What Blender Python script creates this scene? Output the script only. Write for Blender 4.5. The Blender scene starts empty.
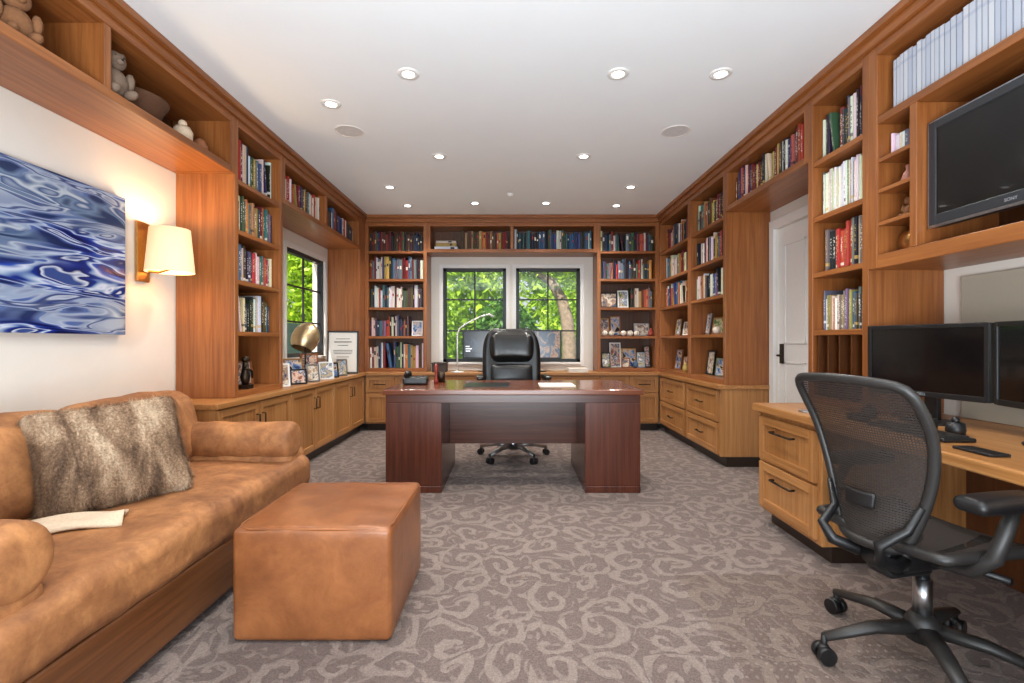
import bpy, math, random
from mathutils import Vector, Matrix, Euler
random.seed(7)
R = random.random
U = random.uniform
scene = bpy.context.scene
COL = scene.collection
ORG = {}

# ------------------------------------------------------------------ mesh builder
class MB:
    def __init__(s):
        s.v=[]; s.f=[]; s.m=[]; s.s=[]
    def add(s, vs, fs, mat=0, smooth=False):
        b=len(s.v)
        s.v += [Vector(p) for p in vs]
        for f in fs:
            s.f.append(tuple(i+b for i in f)); s.m.append(mat); s.s.append(smooth)
        return s
    def box(s,x0,x1,y0,y1,z0,z1,mat=0):
        x0,x1=min(x0,x1),max(x0,x1); y0,y1=min(y0,y1),max(y0,y1); z0,z1=min(z0,z1),max(z0,z1)
        vs=[(x0,y0,z0),(x1,y0,z0),(x1,y1,z0),(x0,y1,z0),(x0,y0,z1),(x1,y0,z1),(x1,y1,z1),(x0,y1,z1)]
        fs=[(0,3,2,1),(4,5,6,7),(0,1,5,4),(1,2,6,5),(2,3,7,6),(3,0,4,7)]
        return s.add(vs,fs,mat)
    def tube(s,path,r,n=10,mat=0,closed=False,flat=1.0,caps=True):
        path=[Vector(p) for p in path]; N=len(path)
        rs = r if isinstance(r,(list,tuple)) else [r]*N
        vs=[];fs=[]
        up=None
        for i,p in enumerate(path):
            if closed: t=(path[(i+1)%N]-path[i-1])
            elif i==0: t=path[1]-p
            elif i==N-1: t=p-path[i-1]
            else: t=path[i+1]-path[i-1]
            t.normalize()
            if up is None:
                up=Vector((0,0,1)) if abs(t.z)<.9 else Vector((0,1,0))
            a=up-t*up.dot(t)
            if a.length<1e-5: a=Vector((1,0,0))-t*t.x
            a.normalize(); b=t.cross(a); up=a
            for k in range(n):
                q=2*math.pi*k/n
                vs.append(p+a*math.cos(q)*rs[i]*flat+b*math.sin(q)*rs[i])
        for i in range(N if closed else N-1):
            j=(i+1)%N
            for k in range(n):
                l=(k+1)%n
                fs.append((i*n+k,i*n+l,j*n+l,j*n+k))
        s.add(vs,fs,mat,True)
        if caps and not closed:
            s.add(vs[:n],[tuple(range(n))[::-1]],mat)
            s.add(vs[-n:],[tuple(range(n))],mat)
        return s
    def cyl(s,p0,p1,r0,r1=None,n=20,mat=0):
        return s.tube([p0,p1],[r0,r0 if r1 is None else r1],n,mat)
    def rbox(s,c,h,r,seg=6,puff=(0,0,0),M=None,mat=0,func=None):
        c=Vector(c); h=Vector(h); vs=[];fs=[]
        nr=max(3,seg)
        def axis(H):
            inn=[]
            rr=min(r,H)
            k=4
            for i in range(k): inn.append(-H+rr*(1-math.cos(math.pi/2*i/k)) )
            m=nr
            for i in range(m+1): inn.append(-H+rr+(2*H-2*rr)*i/m)
            for i in range(k-1,-1,-1): inn.append(H-rr*(1-math.cos(math.pi/2*i/k)))
            return inn
        A=[axis(h[0]),axis(h[1]),axis(h[2])]
        def mapp(P):
            q=Vector([max(-(h[i]-min(r,h[i])),min(h[i]-min(r,h[i]),P[i])) for i in range(3)])
            d=P-q
            if d.length>1e-9: d=d.normalized()*r
            o=q+d
            u=[P[i]/h[i] for i in range(3)]
            for i in range(3):
                if puff[i]:
                    j,k=[t for t in range(3) if t!=i]
                    o[i]+=puff[i]*(o[i]/h[i])*max(0,(1-u[j]**2))**.6*max(0,(1-u[k]**2))**.6
            if func: o=func(o)
            if M is not None: o=M@o
            return c+o
        for ax in range(3):
            j,k=[t for t in range(3) if t!=ax]
            for sg in(-1,1):
                base=len(vs); nj=len(A[j]); nk=len(A[k])
                for a in A[j]:
                    for b in A[k]:
                        P=Vector((0,0,0)); P[ax]=sg*h[ax]; P[j]=a; P[k]=b
                        vs.append(mapp(P))
                for a in range(nj-1):
                    for b in range(nk-1):
                        fs.append((base+a*nk+b,base+(a+1)*nk+b,base+(a+1)*nk+b+1,base+a*nk+b+1))
        return s.add(vs,fs,mat,True)
    def lathe(s,prof,c=(0,0,0),n=28,mat=0,M=None):
        c=Vector(c);vs=[];fs=[]
        for (r,z) in prof:
            for k in range(n):
                q=2*math.pi*k/n
                p=Vector((max(r,1e-4)*math.cos(q),max(r,1e-4)*math.sin(q),z))
                if M is not None: p=M@p
                vs.append(c+p)
        for i in range(len(prof)-1):
            for k in range(n):
                l=(k+1)%n
                fs.append((i*n+k,i*n+l,(i+1)*n+l,(i+1)*n+k))
        return s.add(vs,fs,mat,True)
    def ball(s,c,r,n=16,mat=0,M=None):
        if not isinstance(r,(tuple,list)): r=(r,r,r)
        c=Vector(c);vs=[];fs=[];m=n//2
        for i in range(m+1):
            t=math.pi*i/m
            for k in range(n):
                q=2*math.pi*k/n
                p=Vector((r[0]*max(math.sin(t),1e-4)*math.cos(q),r[1]*max(math.sin(t),1e-4)*math.sin(q),r[2]*math.cos(t)))
                if M is not None:p=M@p
                vs.append(c+p)
        for i in range(m):
            for k in range(n):
                l=(k+1)%n
                fs.append((i*n+k,(i+1)*n+k,(i+1)*n+l,i*n+l))
        return s.add(vs,fs,mat,True)
    def grid(s,fn,nu,nv,mat=0,smooth=True):
        vs=[fn(i/nu,j/nv) for i in range(nu+1) for j in range(nv+1)]
        fs=[(i*(nv+1)+j,(i+1)*(nv+1)+j,(i+1)*(nv+1)+j+1,i*(nv+1)+j+1) for i in range(nu) for j in range(nv)]
        return s.add(vs,fs,mat,smooth)

def mkmesh(name,mb,mats,c,weld=True):
    me=bpy.data.meshes.new(name)
    me.from_pydata([tuple(v-c) for v in mb.v],[],mb.f)
    for m in (mats if isinstance(mats,(list,tuple)) else [mats]): me.materials.append(m)
    me.polygons.foreach_set('material_index',mb.m)
    me.polygons.foreach_set('use_smooth',mb.s)
    import bmesh
    bm=bmesh.new(); bm.from_mesh(me)
    if weld and any(mb.s): bmesh.ops.remove_doubles(bm,verts=bm.verts,dist=1e-5)
    bmesh.ops.recalc_face_normals(bm,faces=bm.faces)
    bm.to_mesh(me); bm.free(); me.update()
    return me
def bbox(mb):
    xs=[v.x for v in mb.v];ys=[v.y for v in mb.v];zs=[v.z for v in mb.v]
    return Vector(((min(xs)+max(xs))/2,(min(ys)+max(ys))/2,(min(zs)+max(zs))/2)),min(zs)
def addbevel(o,w,seg=2):
    if w:
        m=o.modifiers.new('bevel','BEVEL'); m.width=w; m.segments=seg; m.limit_method='ANGLE'; m.angle_limit=math.radians(40)
        m.harden_normals=False
def top(name,mb,mats,label=None,cat=None,bevel=0,kind=None,group=None,loc=None,rot=None,weld=True):
    """single mesh top-level object; world coordinates unless loc given (then local)."""
    if loc is None:
        c,zb=bbox(mb); c.z=zb; L=c
    else: c=Vector((0,0,0)); L=Vector(loc)
    o=bpy.data.objects.new(name,mkmesh(name,mb,mats,c,weld)); COL.objects.link(o)
    o.location=L
    if rot: o.rotation_euler=rot
    ORG[o.name]=c if loc is None else Vector((0,0,0))
    setp(o,label,cat,kind,group); addbevel(o,bevel)
    return o
def setp(o,label=None,cat=None,kind=None,group=None):
    if label:o['label']=label
    if cat:o['category']=cat
    if kind:o['kind']=kind
    if group:o['group']=group
def root(name,loc,label,cat,rot=None,local=False,group=None,kind=None):
    o=bpy.data.objects.new(name,None); COL.objects.link(o); o.empty_display_size=.1
    o.location=loc
    if rot:o.rotation_euler=rot
    ORG[o.name]=Vector((0,0,0)) if local else Vector(loc)
    setp(o,label,cat,kind,group); return o
def part(par,name,mb,mats,bevel=0,label=None,kind=None,weld=True):
    c,_=bbox(mb)
    o=bpy.data.objects.new(name,mkmesh(name,mb,mats,c,weld)); COL.objects.link(o)
    o.parent=par; o.location=c-ORG[par.name]; ORG[o.name]=c
    setp(o,label,None,kind); addbevel(o,bevel)
    return o
def clone(o,loc=None,rot=None,label=None,scale=None):
    n=o.copy(); COL.objects.link(n)
    if loc is not None:n.location=loc
    if rot is not None:n.rotation_euler=rot
    if scale is not None:n.scale=scale
    if label:n['label']=label
    def rec(a,b):
        for ch in list(a.children):
            k=ch.copy(); COL.objects.link(k); k.parent=b; k.matrix_parent_inverse=ch.matrix_parent_inverse.copy(); rec(ch,k)
    rec(o,n); return n

# ------------------------------------------------------------------ materials
def srgb(r,g,b):
    f=lambda c:(c/255/12.92) if c/255<=.04045 else ((c/255+.055)/1.055)**2.4
    return (f(r),f(g),f(b),1)
class NT:
    def __init__(s,name):
        s.mat=bpy.data.materials.new(name); s.mat.use_nodes=True
        s.t=s.mat.node_tree; s.b=s.t.nodes['Principled BSDF']; s.out=s.t.nodes['Material Output']
    def n(s,typ,**k):
        nd=s.t.nodes.new(typ)
        for a,v in k.items(): setattr(nd,a,v)
        return nd
    def l(s,a,b): s.t.links.new(a,b)
    def math(s,op,a,b=None,c=None):
        nd=s.n('ShaderNodeMath',operation=op)
        for i,x in enumerate((a,b,c)):
            if x is None: continue
            if isinstance(x,(int,float)): nd.inputs[i].default_value=x
            else: s.l(x,nd.inputs[i])
        return nd.outputs[0]
    def ramp(s,fac,stops,interp='LINEAR'):
        nd=s.n('ShaderNodeValToRGB'); cr=nd.color_ramp; cr.interpolation=interp
        while len(cr.elements)<len(stops): cr.elements.new(.5)
        for e,(p,c) in zip(cr.elements,stops): e.position=p; e.color=c
        s.l(fac,nd.inputs[0]); return nd.outputs[0]
    def mix(s,fac,a,b,blend='MIX'):
        nd=s.n('ShaderNodeMix',data_type='RGBA',blend_type=blend)
        for x,i in((fac,0),(a,6),(b,7)):
            if isinstance(x,(int,float)): nd.inputs[i].default_value=x
            elif isinstance(x,tuple): nd.inputs[i].default_value=x
            else: s.l(x,nd.inputs[i])
        return nd.outputs[2]
    def coord(s,scale=(1,1,1),out='Object',rand=True,rot=(0,0,0)):
        tc=s.n('ShaderNodeTexCoord'); mp=s.n('ShaderNodeMapping'); mp.inputs['Scale'].default_value=scale; mp.inputs['Rotation'].default_value=rot
        s.l(tc.outputs[out],mp.inputs[0])
        if rand:
            oi=s.n('ShaderNodeObjectInfo'); m=s.math('MULTIPLY',oi.outputs['Random'],37.0)
            cx=s.n('ShaderNodeCombineXYZ')
            for i in range(3): s.l(m,cx.inputs[i])
            s.l(cx.outputs[0],mp.inputs['Location'])
        return mp.outputs[0]
    def noise(s,vec,scale,detail=4,rough=.55,dist=0):
        nd=s.n('ShaderNodeTexNoise'); nd.inputs['Scale'].default_value=scale; nd.inputs['Detail'].default_value=detail
        nd.inputs['Roughness'].default_value=rough; nd.inputs['Distortion'].default_value=dist
        s.l(vec,nd.inputs['Vector']); return nd.outputs['Fac']
    def bump(s,h,strength=.2,dist=.01):
        nd=s.n('ShaderNodeBump'); nd.inputs['Strength'].default_value=strength; nd.inputs['Distance'].default_value=dist
        s.l(h,nd.inputs['Height']); s.l(nd.outputs[0],s.b.inputs['Normal'])
    def col(s,c): 
        if isinstance(c,tuple): s.b.inputs['Base Color'].default_value=c
        else: s.l(c,s.b.inputs['Base Color'])
    def set(s,**k):
        for a,v in k.items(): s.b.inputs[a.replace('_',' ')].default_value=v
        return s
def plain(name,rgb,rough=.5,metal=0,bump=0,bscale=60,var=.08,coat=0):
    t=NT(name); c=srgb(*rgb); v=t.coord()
    n=t.noise(v,bscale,3)
    d=tuple(x*(1-var) for x in c[:3])+(1,); e=tuple(min(1,x*(1+var)) for x in c[:3])+(1,)
    t.col(t.ramp(n,[(.3,d),(.7,e)])); t.set(Roughness=rough,Metallic=metal,Coat_Weight=coat)
    if bump: t.bump(n,bump,.003)
    return t.mat
def emis(name,rgb,st):
    t=NT(name); t.set(Base_Color=srgb(*rgb),Emission_Color=srgb(*rgb),Emission_Strength=st); return t.mat
def wood(name,c1,c2,axis,rough=.38,coat=.12,sc=1,bs=.06):
    t=NT(name); s=[48*sc,48*sc,48*sc]; s[axis]=1.8*sc
    n=t.noise(t.coord(tuple(s)),1.0,5,.6,.5)
    s1=[6*sc]*3; s1[axis]=.45*sc
    n1=t.noise(t.coord(tuple(s1)),1.0,3,.5,1.0)
    s2=[2.2,2.2,2.2]; s2[axis]=.5
    n2=t.noise(t.coord(tuple(s2)),1.0,2)
    f=t.math('ADD',t.math('MULTIPLY',n,.68),t.math('MULTIPLY',n1,.32))
    a=t.ramp(f,[(.28,srgb(*[x*.9 for x in c1])),(.42,srgb(*c1)),(.54,srgb(*[(x+y)/2 for x,y in zip(c1,c2)])),(.70,srgb(*c2))])
    oi=t.n('ShaderNodeObjectInfo')
    val=t.math('ADD',t.math('MULTIPLY',oi.outputs['Random'],.09),t.math('MULTIPLY',n2,.24))
    hs=t.n('ShaderNodeHueSaturation'); t.l(a,hs.inputs['Color']); t.l(t.math('ADD',val,.84),hs.inputs['Value'])
    t.col(hs.outputs[0]); t.set(Roughness=rough,Coat_Weight=coat,Coat_Roughness=.25); t.bump(n,bs,.002)
    return t.mat
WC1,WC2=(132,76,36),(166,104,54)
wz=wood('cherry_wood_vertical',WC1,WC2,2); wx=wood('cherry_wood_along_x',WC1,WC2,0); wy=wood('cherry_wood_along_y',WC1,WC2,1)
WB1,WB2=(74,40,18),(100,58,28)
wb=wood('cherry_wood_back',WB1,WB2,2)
WL1,WL2=(156,104,56),(188,136,84)
lz=wood('light_wood_vertical',WL1,WL2,2); lx=wood('light_wood_along_x',WL1,WL2,0); ly=wood('light_wood_along_y',WL1,WL2,1)
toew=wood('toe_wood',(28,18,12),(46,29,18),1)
MD1,MD2=(66,28,15),(92,44,25)
mx=wood('mahogany_x',MD1,MD2,0,.24,.35); mz=wood('mahogany_z',MD1,MD2,2,.26,.35)
deskTop=wood('mahogany_top',(100,50,27),(130,72,42),0,.18,.5)
wallm=plain('wall_paint',(226,220,211),.85,var=.02,bscale=4)
ceilm=plain('ceiling_paint',(238,243,246),.9,var=.01,bscale=3)
whitem=plain('white_trim_paint',(232,231,228),.45,var=.02)
blackm=plain('black_frame',(20,20,22),.4)
blackp=plain('black_plastic',(18,18,20),.42,bump=.05,bscale=200)
greyp=plain('graphite_plastic',(38,36,35),.45,bump=.05,bscale=200)
tvp=plain('television_bezel',(46,48,52),.35)
chrome=plain('brushed_steel',(176,178,182),.28,1)
bronze=plain('dark_bronze',(58,46,36),.4,.8)
brass=plain('aged_brass',(196,150,92),.3,1)
helm=plain('silver_gold_metal',(206,182,142),.34,.9)
paper=plain('paper',(224,220,212),.8,var=.03)
cream=plain('cream_cloth',(206,184,158),.95,bump=.5,bscale=120)
glassy=plain('screen_glass',(7,8,10),.14,coat=.15)

def glass_mat():
    t=NT('window_glass'); tr=t.n('ShaderNodeBsdfTransparent'); gl=t.n('ShaderNodeBsdfGlossy'); gl.inputs['Roughness'].default_value=.02
    mx_=t.n('ShaderNodeMixShader'); mx_.inputs[0].default_value=.03
    t.l(tr.outputs[0],mx_.inputs[1]); t.l(gl.outputs[0],mx_.inputs[2]); t.l(mx_.outputs[0],t.out.inputs[0])
    return t.mat
glass=glass_mat()

def leather(name,lo,hi,rough,bs=.25,sc=5,coat=0,crease=.10,wr=1.0):
    t=NT(name); v=t.coord(); n=t.noise(v,sc,7,.72,.3); f=t.noise(v,180,3); w=t.noise(v,6,4,.5,1.6); big=t.noise(v,2.2,3,.6,.6)
    rd=t.math('SUBTRACT',1.0,t.math('MULTIPLY',t.math('ABSOLUTE',t.math('SUBTRACT',t.noise(v,4.0,3,.5,1.4),.5)),10.0)); rd=t.math('MAXIMUM',rd,0)
    f2=t.math('ADD',t.math('MULTIPLY',n,.6),t.math('MULTIPLY',big,.4))
    c=t.ramp(f2,[(.36,srgb(*lo)),(.5,srgb(*[(a+b)/2 for a,b in zip(lo,hi)])),(.63,srgb(*hi))])
    c=t.mix(t.math('MULTIPLY',rd,crease),c,srgb(*[x*.62 for x in lo]))
    t.col(c); t.set(Roughness=rough,Coat_Weight=coat,Coat_Roughness=.3)
    h=t.math('SUBTRACT',t.math('ADD',t.math('MULTIPLY',f,.15),t.math('MULTIPLY',w,wr)),t.math('MULTIPLY',rd,.25)); t.bump(h,bs,.012)
    return t.mat
suede=leather('tan_suede_leather',(116,70,38),(186,128,78),.72,.34,8,0,.16)
suede2=wood('sofa_base_wood',(92,54,28),(122,76,42),1,.4,.15)
ottl=leather('cognac_leather',(108,60,31),(158,98,56),.36,.18,4,.15,.10)
blackl=leather('black_leather',(8,8,9),(15,14,14),.3,.2,6,.15)

def carpet():
    t=NT('scroll_carpet'); tc=t.n('ShaderNodeTexCoord')
    mp=t.n('ShaderNodeMapping'); mp.inputs['Scale'].default_value=(4.9,4.9,4.9); t.l(tc.outputs['Object'],mp.inputs[0])
    nz=t.n('ShaderNodeTexNoise'); nz.inputs['Scale'].default_value=.9; nz.inputs['Detail'].default_value=0; t.l(mp.outputs[0],nz.inputs['Vector'])
    va=t.n('ShaderNodeVectorMath',operation='MULTIPLY_ADD'); t.l(nz.outputs['Color'],va.inputs[0]); va.inputs[1].default_value=(.7,.7,0); t.l(mp.outputs[0],va.inputs[2])
    def layer(off,k,arms,thr,scl=1,notch=.3,nn=8,soft=.16,rnd=.55):
        ad=t.n('ShaderNodeVectorMath',operation='MULTIPLY_ADD'); t.l(va.outputs[0],ad.inputs[0]); ad.inputs[1].default_value=(scl,scl,1); ad.inputs[2].default_value=off
        vo=t.n('ShaderNodeTexVoronoi',voronoi_dimensions='2D'); vo.inputs['Scale'].default_value=1; vo.inputs['Randomness'].default_value=rnd
        t.l(ad.outputs[0],vo.inputs['Vector'])
        sb=t.n('ShaderNodeVectorMath',operation='SUBTRACT'); t.l(ad.outputs[0],sb.inputs[0]); t.l(vo.outputs['Position'],sb.inputs[1])
        sx=t.n('ShaderNodeSeparateXYZ'); t.l(sb.outputs[0],sx.inputs[0])
        sc=t.n('ShaderNodeSeparateColor'); t.l(vo.outputs['Color'],sc.inputs[0])
        ang=t.math('ARCTAN2',sx.outputs[1],sx.outputs[0])
        r=vo.outputs['Distance']
        sg=t.math('SIGN',t.math('SUBTRACT',sc.outputs[1],.5))
        ph=t.math('ADD',t.math('MULTIPLY',ang,arms),t.math('MULTIPLY',t.math('MULTIPLY',t.math('POWER',r,.75),k),sg))
        ph=t.math('ADD',ph,t.math('MULTIPLY',sc.outputs[0],6.28))
        sn=t.math('SINE',ph)
        no=t.math('MULTIPLY',t.math('SINE',t.math('ADD',t.math('MULTIPLY',ang,nn),t.math('MULTIPLY',r,22))),notch)
        no=t.math('MULTIPLY',no,t.math('MINIMUM',t.math('MULTIPLY',r,2.2),1))
        nd=t.n('ShaderNodeMapRange',interpolation_type='SMOOTHSTEP'); nd.inputs[1].default_value=thr-soft; nd.inputs[2].default_value=thr+soft
        t.l(t.math('ADD',sn,no),nd.inputs[0]); return nd.outputs[0]
    a=layer((0,0,0),13,1,.42,1,.32,7,.2); b=layer((7.37,3.21,0),9.5,2,.85,1.35,.35,6,.22,.7)
    pat=t.math('MAXIMUM',a,t.math('MULTIPLY',b,.75))
    fine=t.noise(tc.outputs['Object'],170,2,.7); big=t.noise(tc.outputs['Object'],1.2,2); mid=t.noise(tc.outputs['Object'],60,3,.75)
    base=t.ramp(fine,[(.25,srgb(74,60,56)),(.75,srgb(116,100,94))])
    lite=t.ramp(fine,[(.25,srgb(106,92,86)),(.75,srgb(152,137,128))])
    c=t.mix(t.math('MULTIPLY',pat,t.math('ADD',t.math('MULTIPLY',mid,.7),.38)),base,lite)
    hs=t.n('ShaderNodeHueSaturation'); t.l(c,hs.inputs['Color']); t.l(t.math('ADD',t.math('MULTIPLY',big,.3),.85),hs.inputs['Value'])
    t.col(hs.outputs[0]); t.set(Roughness=.98,Sheen_Weight=.1)
    t.bump(t.math('ADD',t.math('MULTIPLY',fine,.6),t.math('MULTIPLY',pat,.8)),.7,.006)
    return t.mat
carpetm=carpet()

def book_mat(attr=False):
    t=NT('book_cover_stuff' if attr else 'book_cover')
    oi=t.n('ShaderNodeObjectInfo')
    if attr:
        at=t.n('ShaderNodeVertexColor',layer_name='Col'); base=at.outputs[0]
        t.col(base); t.set(Roughness=.5); return t.mat
    base=oi.outputs['Color']
    tc=t.n('ShaderNodeTexCoord'); sx=t.n('ShaderNodeSeparateXYZ'); t.l(tc.outputs['Generated'],sx.inputs[0])
    z=sx.outputs[2]; rnd=oi.outputs['Random']
    mp=t.n('ShaderNodeMapping'); mp.inputs['Scale'].default_value=(2.2,.01,26); t.l(tc.outputs['Generated'],mp.inputs[0])
    cx=t.n('ShaderNodeCombineXYZ'); t.l(t.math('MULTIPLY',rnd,90),cx.inputs[0]); t.l(t.math('MULTIPLY',rnd,50),cx.inputs[2]); t.l(cx.outputs[0],mp.inputs['Location'])
    g=t.math('GREATER_THAN',t.noise(mp.outputs[0],1.0,1),.54)
    lo=t.math('GREATER_THAN',z,t.math('ADD',t.math('MULTIPLY',rnd,.25),.2)); hi=t.math('LESS_THAN',z,.84)
    xx=t.math('LESS_THAN',t.math('ABSOLUTE',t.math('SUBTRACT',sx.outputs[0],.5)),.27)
    m=t.math('MULTIPLY',t.math('MULTIPLY',g,lo),t.math('MULTIPLY',hi,xx))
    rr=t.math('FRACT',t.math('MULTIPLY',rnd,7.13))
    tcol=t.ramp(rr,[(0,srgb(232,226,210)),(.45,srgb(206,170,90)),(.75,srgb(30,30,34)),(.9,srgb(235,235,235))],'CONSTANT')
    c=t.mix(t.math('MULTIPLY',m,.8),base,tcol)
    bz=t.math('ADD',t.math('MULTIPLY',rr,.15),.08)
    band=t.math('LESS_THAN',t.math('ABSOLUTE',t.math('SUBTRACT',z,bz)),.035)
    bandon=t.math('GREATER_THAN',t.math('FRACT',t.math('MULTIPLY',rnd,17.7)),.5)
    c=t.mix(t.math('MULTIPLY',band,t.math('MULTIPLY',bandon,.75)),c,tcol)
    t.col(c); t.set(Roughness=.45); return t.mat
bookm=book_mat(); bookstuff=book_mat(True)

# ------------------------------------------------------------------ dimensions
H=2.75; WXL=-2.31; WXR=2.31; BY=6.55; FX=1.9; FY=6.2; ZC=.73; ZU=2.27; ZT=2.66
REAR=-2.2
def struct(name,mb,mats,bevel=0): return top(name,mb,mats,None,None,bevel,'structure')
struct('floor',MB().box(-2.45,2.45,REAR,6.7,-.12,0),carpetm)
struct('ceiling',MB().box(-2.45,2.45,REAR,6.7,H,H+.12),ceilm)
w=MB(); wl0,wl1,wlz0,wlz1=4.9,5.9,.95,2.1
w.box(-2.45,WXL,REAR,wl0,0,H); w.box(-2.45,WXL,wl1,BY,0,H); w.box(-2.45,WXL,wl0,wl1,0,wlz0); w.box(-2.45,WXL,wl0,wl1,wlz1,H)
struct('wall_left',w,wallm)
w=MB(); d0,d1=3.3,4.2
w.box(WXR,2.45,REAR,d0,0,H); w.box(WXR,2.45,d1,BY,0,H); w.box(WXR,2.45,d0,d1,2.1,H)
struct('wall_right',w,wallm)
w=MB(); A0,A1,B0,B1,WZ0,WZ1=-.94,-.08,.055,.93,.84,2.12
w.box(-2.45,A0,BY,6.7,0,H); w.box(B1,2.45,BY,6.7,0,H); w.box(A1,B0,BY,6.7,WZ0,WZ1)
w.box(A0,B1,BY,6.7,0,WZ0); w.box(A0,B1,BY,6.7,WZ1,H)
struct('wall_back',w,wallm)

def window(name,P,a0,a1,z0,z1,cols,rows):
    def bx(mb,a,b,c,d,e,f,m=0):
        p=P(a,c,e);q=P(b,d,f); mb.box(p[0],q[0],p[1],q[1],p[2],q[2],m)
    c=Vector(P((a0+a1)/2,.05,z0)); r=root(name,c,None,None,kind='structure')
    m=MB(); fw=.045
    bx(m,a0,a0+fw,.01,.07,z0,z1);bx(m,a1-fw,a1,.01,.07,z0,z1);bx(m,a0,a1,.01,.07,z0,z0+fw);bx(m,a0,a1,.01,.07,z1-fw,z1)
    for i in range(1,cols):
        a=a0+(a1-a0)*i/cols; bx(m,a-.01,a+.01,.03,.05,z0,z1)
    for i in range(1,rows):
        z=z0+(z1-z0)*i/rows; bx(m,a0,a1,.03,.05,z-.01,z+.01)
    part(r,'window_frame',m,blackm,.003)
    m=MB(); bx(m,a0+fw,a1-fw,.039,.041,z0+fw,z1-fw); part(r,'window_pane',m,glass)
    m=MB(); t=.05
    bx(m,a0-t,a0,-.015,.0,z0-t,z1+t);bx(m,a1,a1+t,-.015,.0,z0-t,z1+t);bx(m,a0,a1,-.015,0,z1,z1+t);bx(m,a0,a1,-.03,0,z0-.03,z0)
    part(r,'window_casing',m,whitem,.003)
window('window_1',lambda a,d,z:(a,BY+d,z),A0,A1,WZ0,WZ1,2,3)
window('window_2',lambda a,d,z:(a,BY+d,z),B0,B1,WZ0,WZ1,2,3)
window('window_3',lambda a,d,z:(WXL-d,a,z),wl0,wl1,wlz0,wlz1,2,3)
dr=root('door_1',(2.34,(d0+d1)/2,0),None,None,kind='structure')
m=MB(); m.box(2.33,2.37,d0,d1,.01,2.1)
for (z0,z1) in((.2,.95),(1.1,1.95)):
    for (a,b) in((d0+.1,d0+.4),(d0+.5,d1-.1)):
        m.box(2.322,2.33,a,b,z0,z0+.015);m.box(2.322,2.33,a,b,z1-.015,z1);m.box(2.322,2.33,a,a+.015,z0,z1);m.box(2.322,2.33,b-.015,b,z0,z1)
part(dr,'door_leaf',m,whitem,.002)
m=MB(); m.box(2.315,2.33,d1-.09,d1-.045,.93,1.1); m.tube([(2.32,d1-.07,1.0),(2.28,d1-.07,1.0),(2.27,d1-.09,1.0),(2.27,d1-.17,1.0)],.009); part(dr,'door_handle',m,bronze)
m=MB(); m.box(2.285,WXR,d0-.08,d0,0,2.18);m.box(2.285,WXR,d1,d1+.07,0,2.18);m.box(2.285,WXR,d0,d1,2.1,2.18)
struct('trim_1',m,whitem,.003)
struct('baseboard_right',MB().box(2.29,WXR,3.03,3.22,0,.12),whitem,.002)

# ------------------------------------------------------------------ cabinetry
def mapping(side):
    if side=='back': return lambda a,d,z:(a,FY+d,z)
    if side=='left': return lambda a,d,z:(-FX-d,a,z)
    return lambda a,d,z:(FX+d,a,z)
def pbx(P,mb,a,b,c,d,e,f,m=0):
    p=P(a,c,e);q=P(b,d,f); mb.box(p[0],q[0],p[1],q[1],p[2],q[2],m)
DEPTH={'back':.34,'left':.405,'right':.405}
def bookcase(side,a0,a1,z0,z1,shelves,divs=(),label='',sw=.045,name='bookcase'):
    P=mapping(side); D=DEPTH[side]; lw=wx if side=='back' else wy
    r=root(name,P((a0+a1)/2,D/2,z0),label,'bookcase')
    m=MB()
    for a in (a0,a1-sw): pbx(P,m,a,a+sw,0,D,z0,z1,0)
    pbx(P,m,a0+sw,a1-sw,0,D,z1-.05,z1,1)
    pbx(P,m,a0+sw,a1-sw,0,D,z0,z0+.045,1)
    for d in divs: pbx(P,m,d-.02,d+.02,0.002,D,z0+.045,z1-.05,0)
    part(r,'body',m,[wz,lw],.003)
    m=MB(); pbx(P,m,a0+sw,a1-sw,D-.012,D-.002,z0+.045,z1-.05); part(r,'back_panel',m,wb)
    for z in shelves:
        m=MB(); pbx(P,m,a0+sw,a1-sw,.004,D-.013,z-.032,z); part(r,'shelf',m,lw,.003)
    return r
SHB=[2.29,1.93,1.56,1.19]
SHL=[2.25,1.90,1.55,1.19]
bookcase('back',-1.9,-1.1,ZC,ZT,SHB,label='tall warm cherry wood bookcase packed with books beside the windows')
bookcase('back',-1.1,1.1,ZU,ZT,[],[0],label='cherry wood shelf bridge of books above the two windows',name='shelf_bridge')
bookcase('back',1.1,1.9,ZC,ZT,SHB,label='tall cherry wood bookcase with books and framed photographs')
bookcase('left',3.29,3.98,ZC,ZT,SHL,label='tall cherry wood bookcase behind the tan sofa')
bookcase('left',3.98,6.0,ZU,ZT,[],[4.93],label='cherry wood shelf bridge above the side window',name='shelf_bridge')
bookcase('left',.2,3.29,ZU,ZT,[],[1.2,2.26],label='cherry wood overhead shelf above the sofa and wall sconce',name='shelf_bridge')
bookcase('right',5.15,6.2,ZC,ZT,SHL,label='tall cherry wood bookcase in the corner with books and frames')
bookcase('right',4.28,5.15,ZC,ZT,SHL,label='tall cherry wood bookcase with books beside the white door')
bookcase('right',3.08,4.28,ZU,ZT,[],[],label='cherry wood shelf bridge of books over the white door',name='shelf_bridge')
b3=bookcase('right',2.56,3.08,.736,ZT,SHL,label='tall cherry wood bookcase beside the television unit')
PR=mapping('right')
for y in(2.70,2.8,2.9,2.99):
    m=MB(); pbx(PR,m,y-.006,y+.006,.01,.39,ZC+.052,1.157); part(b3,'divider',m,wb)
r=root('television_cabinet',(2.1,1.5,1.5),'cherry wood wall unit with television bay and binder shelf','cabinet')
m=MB()
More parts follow.
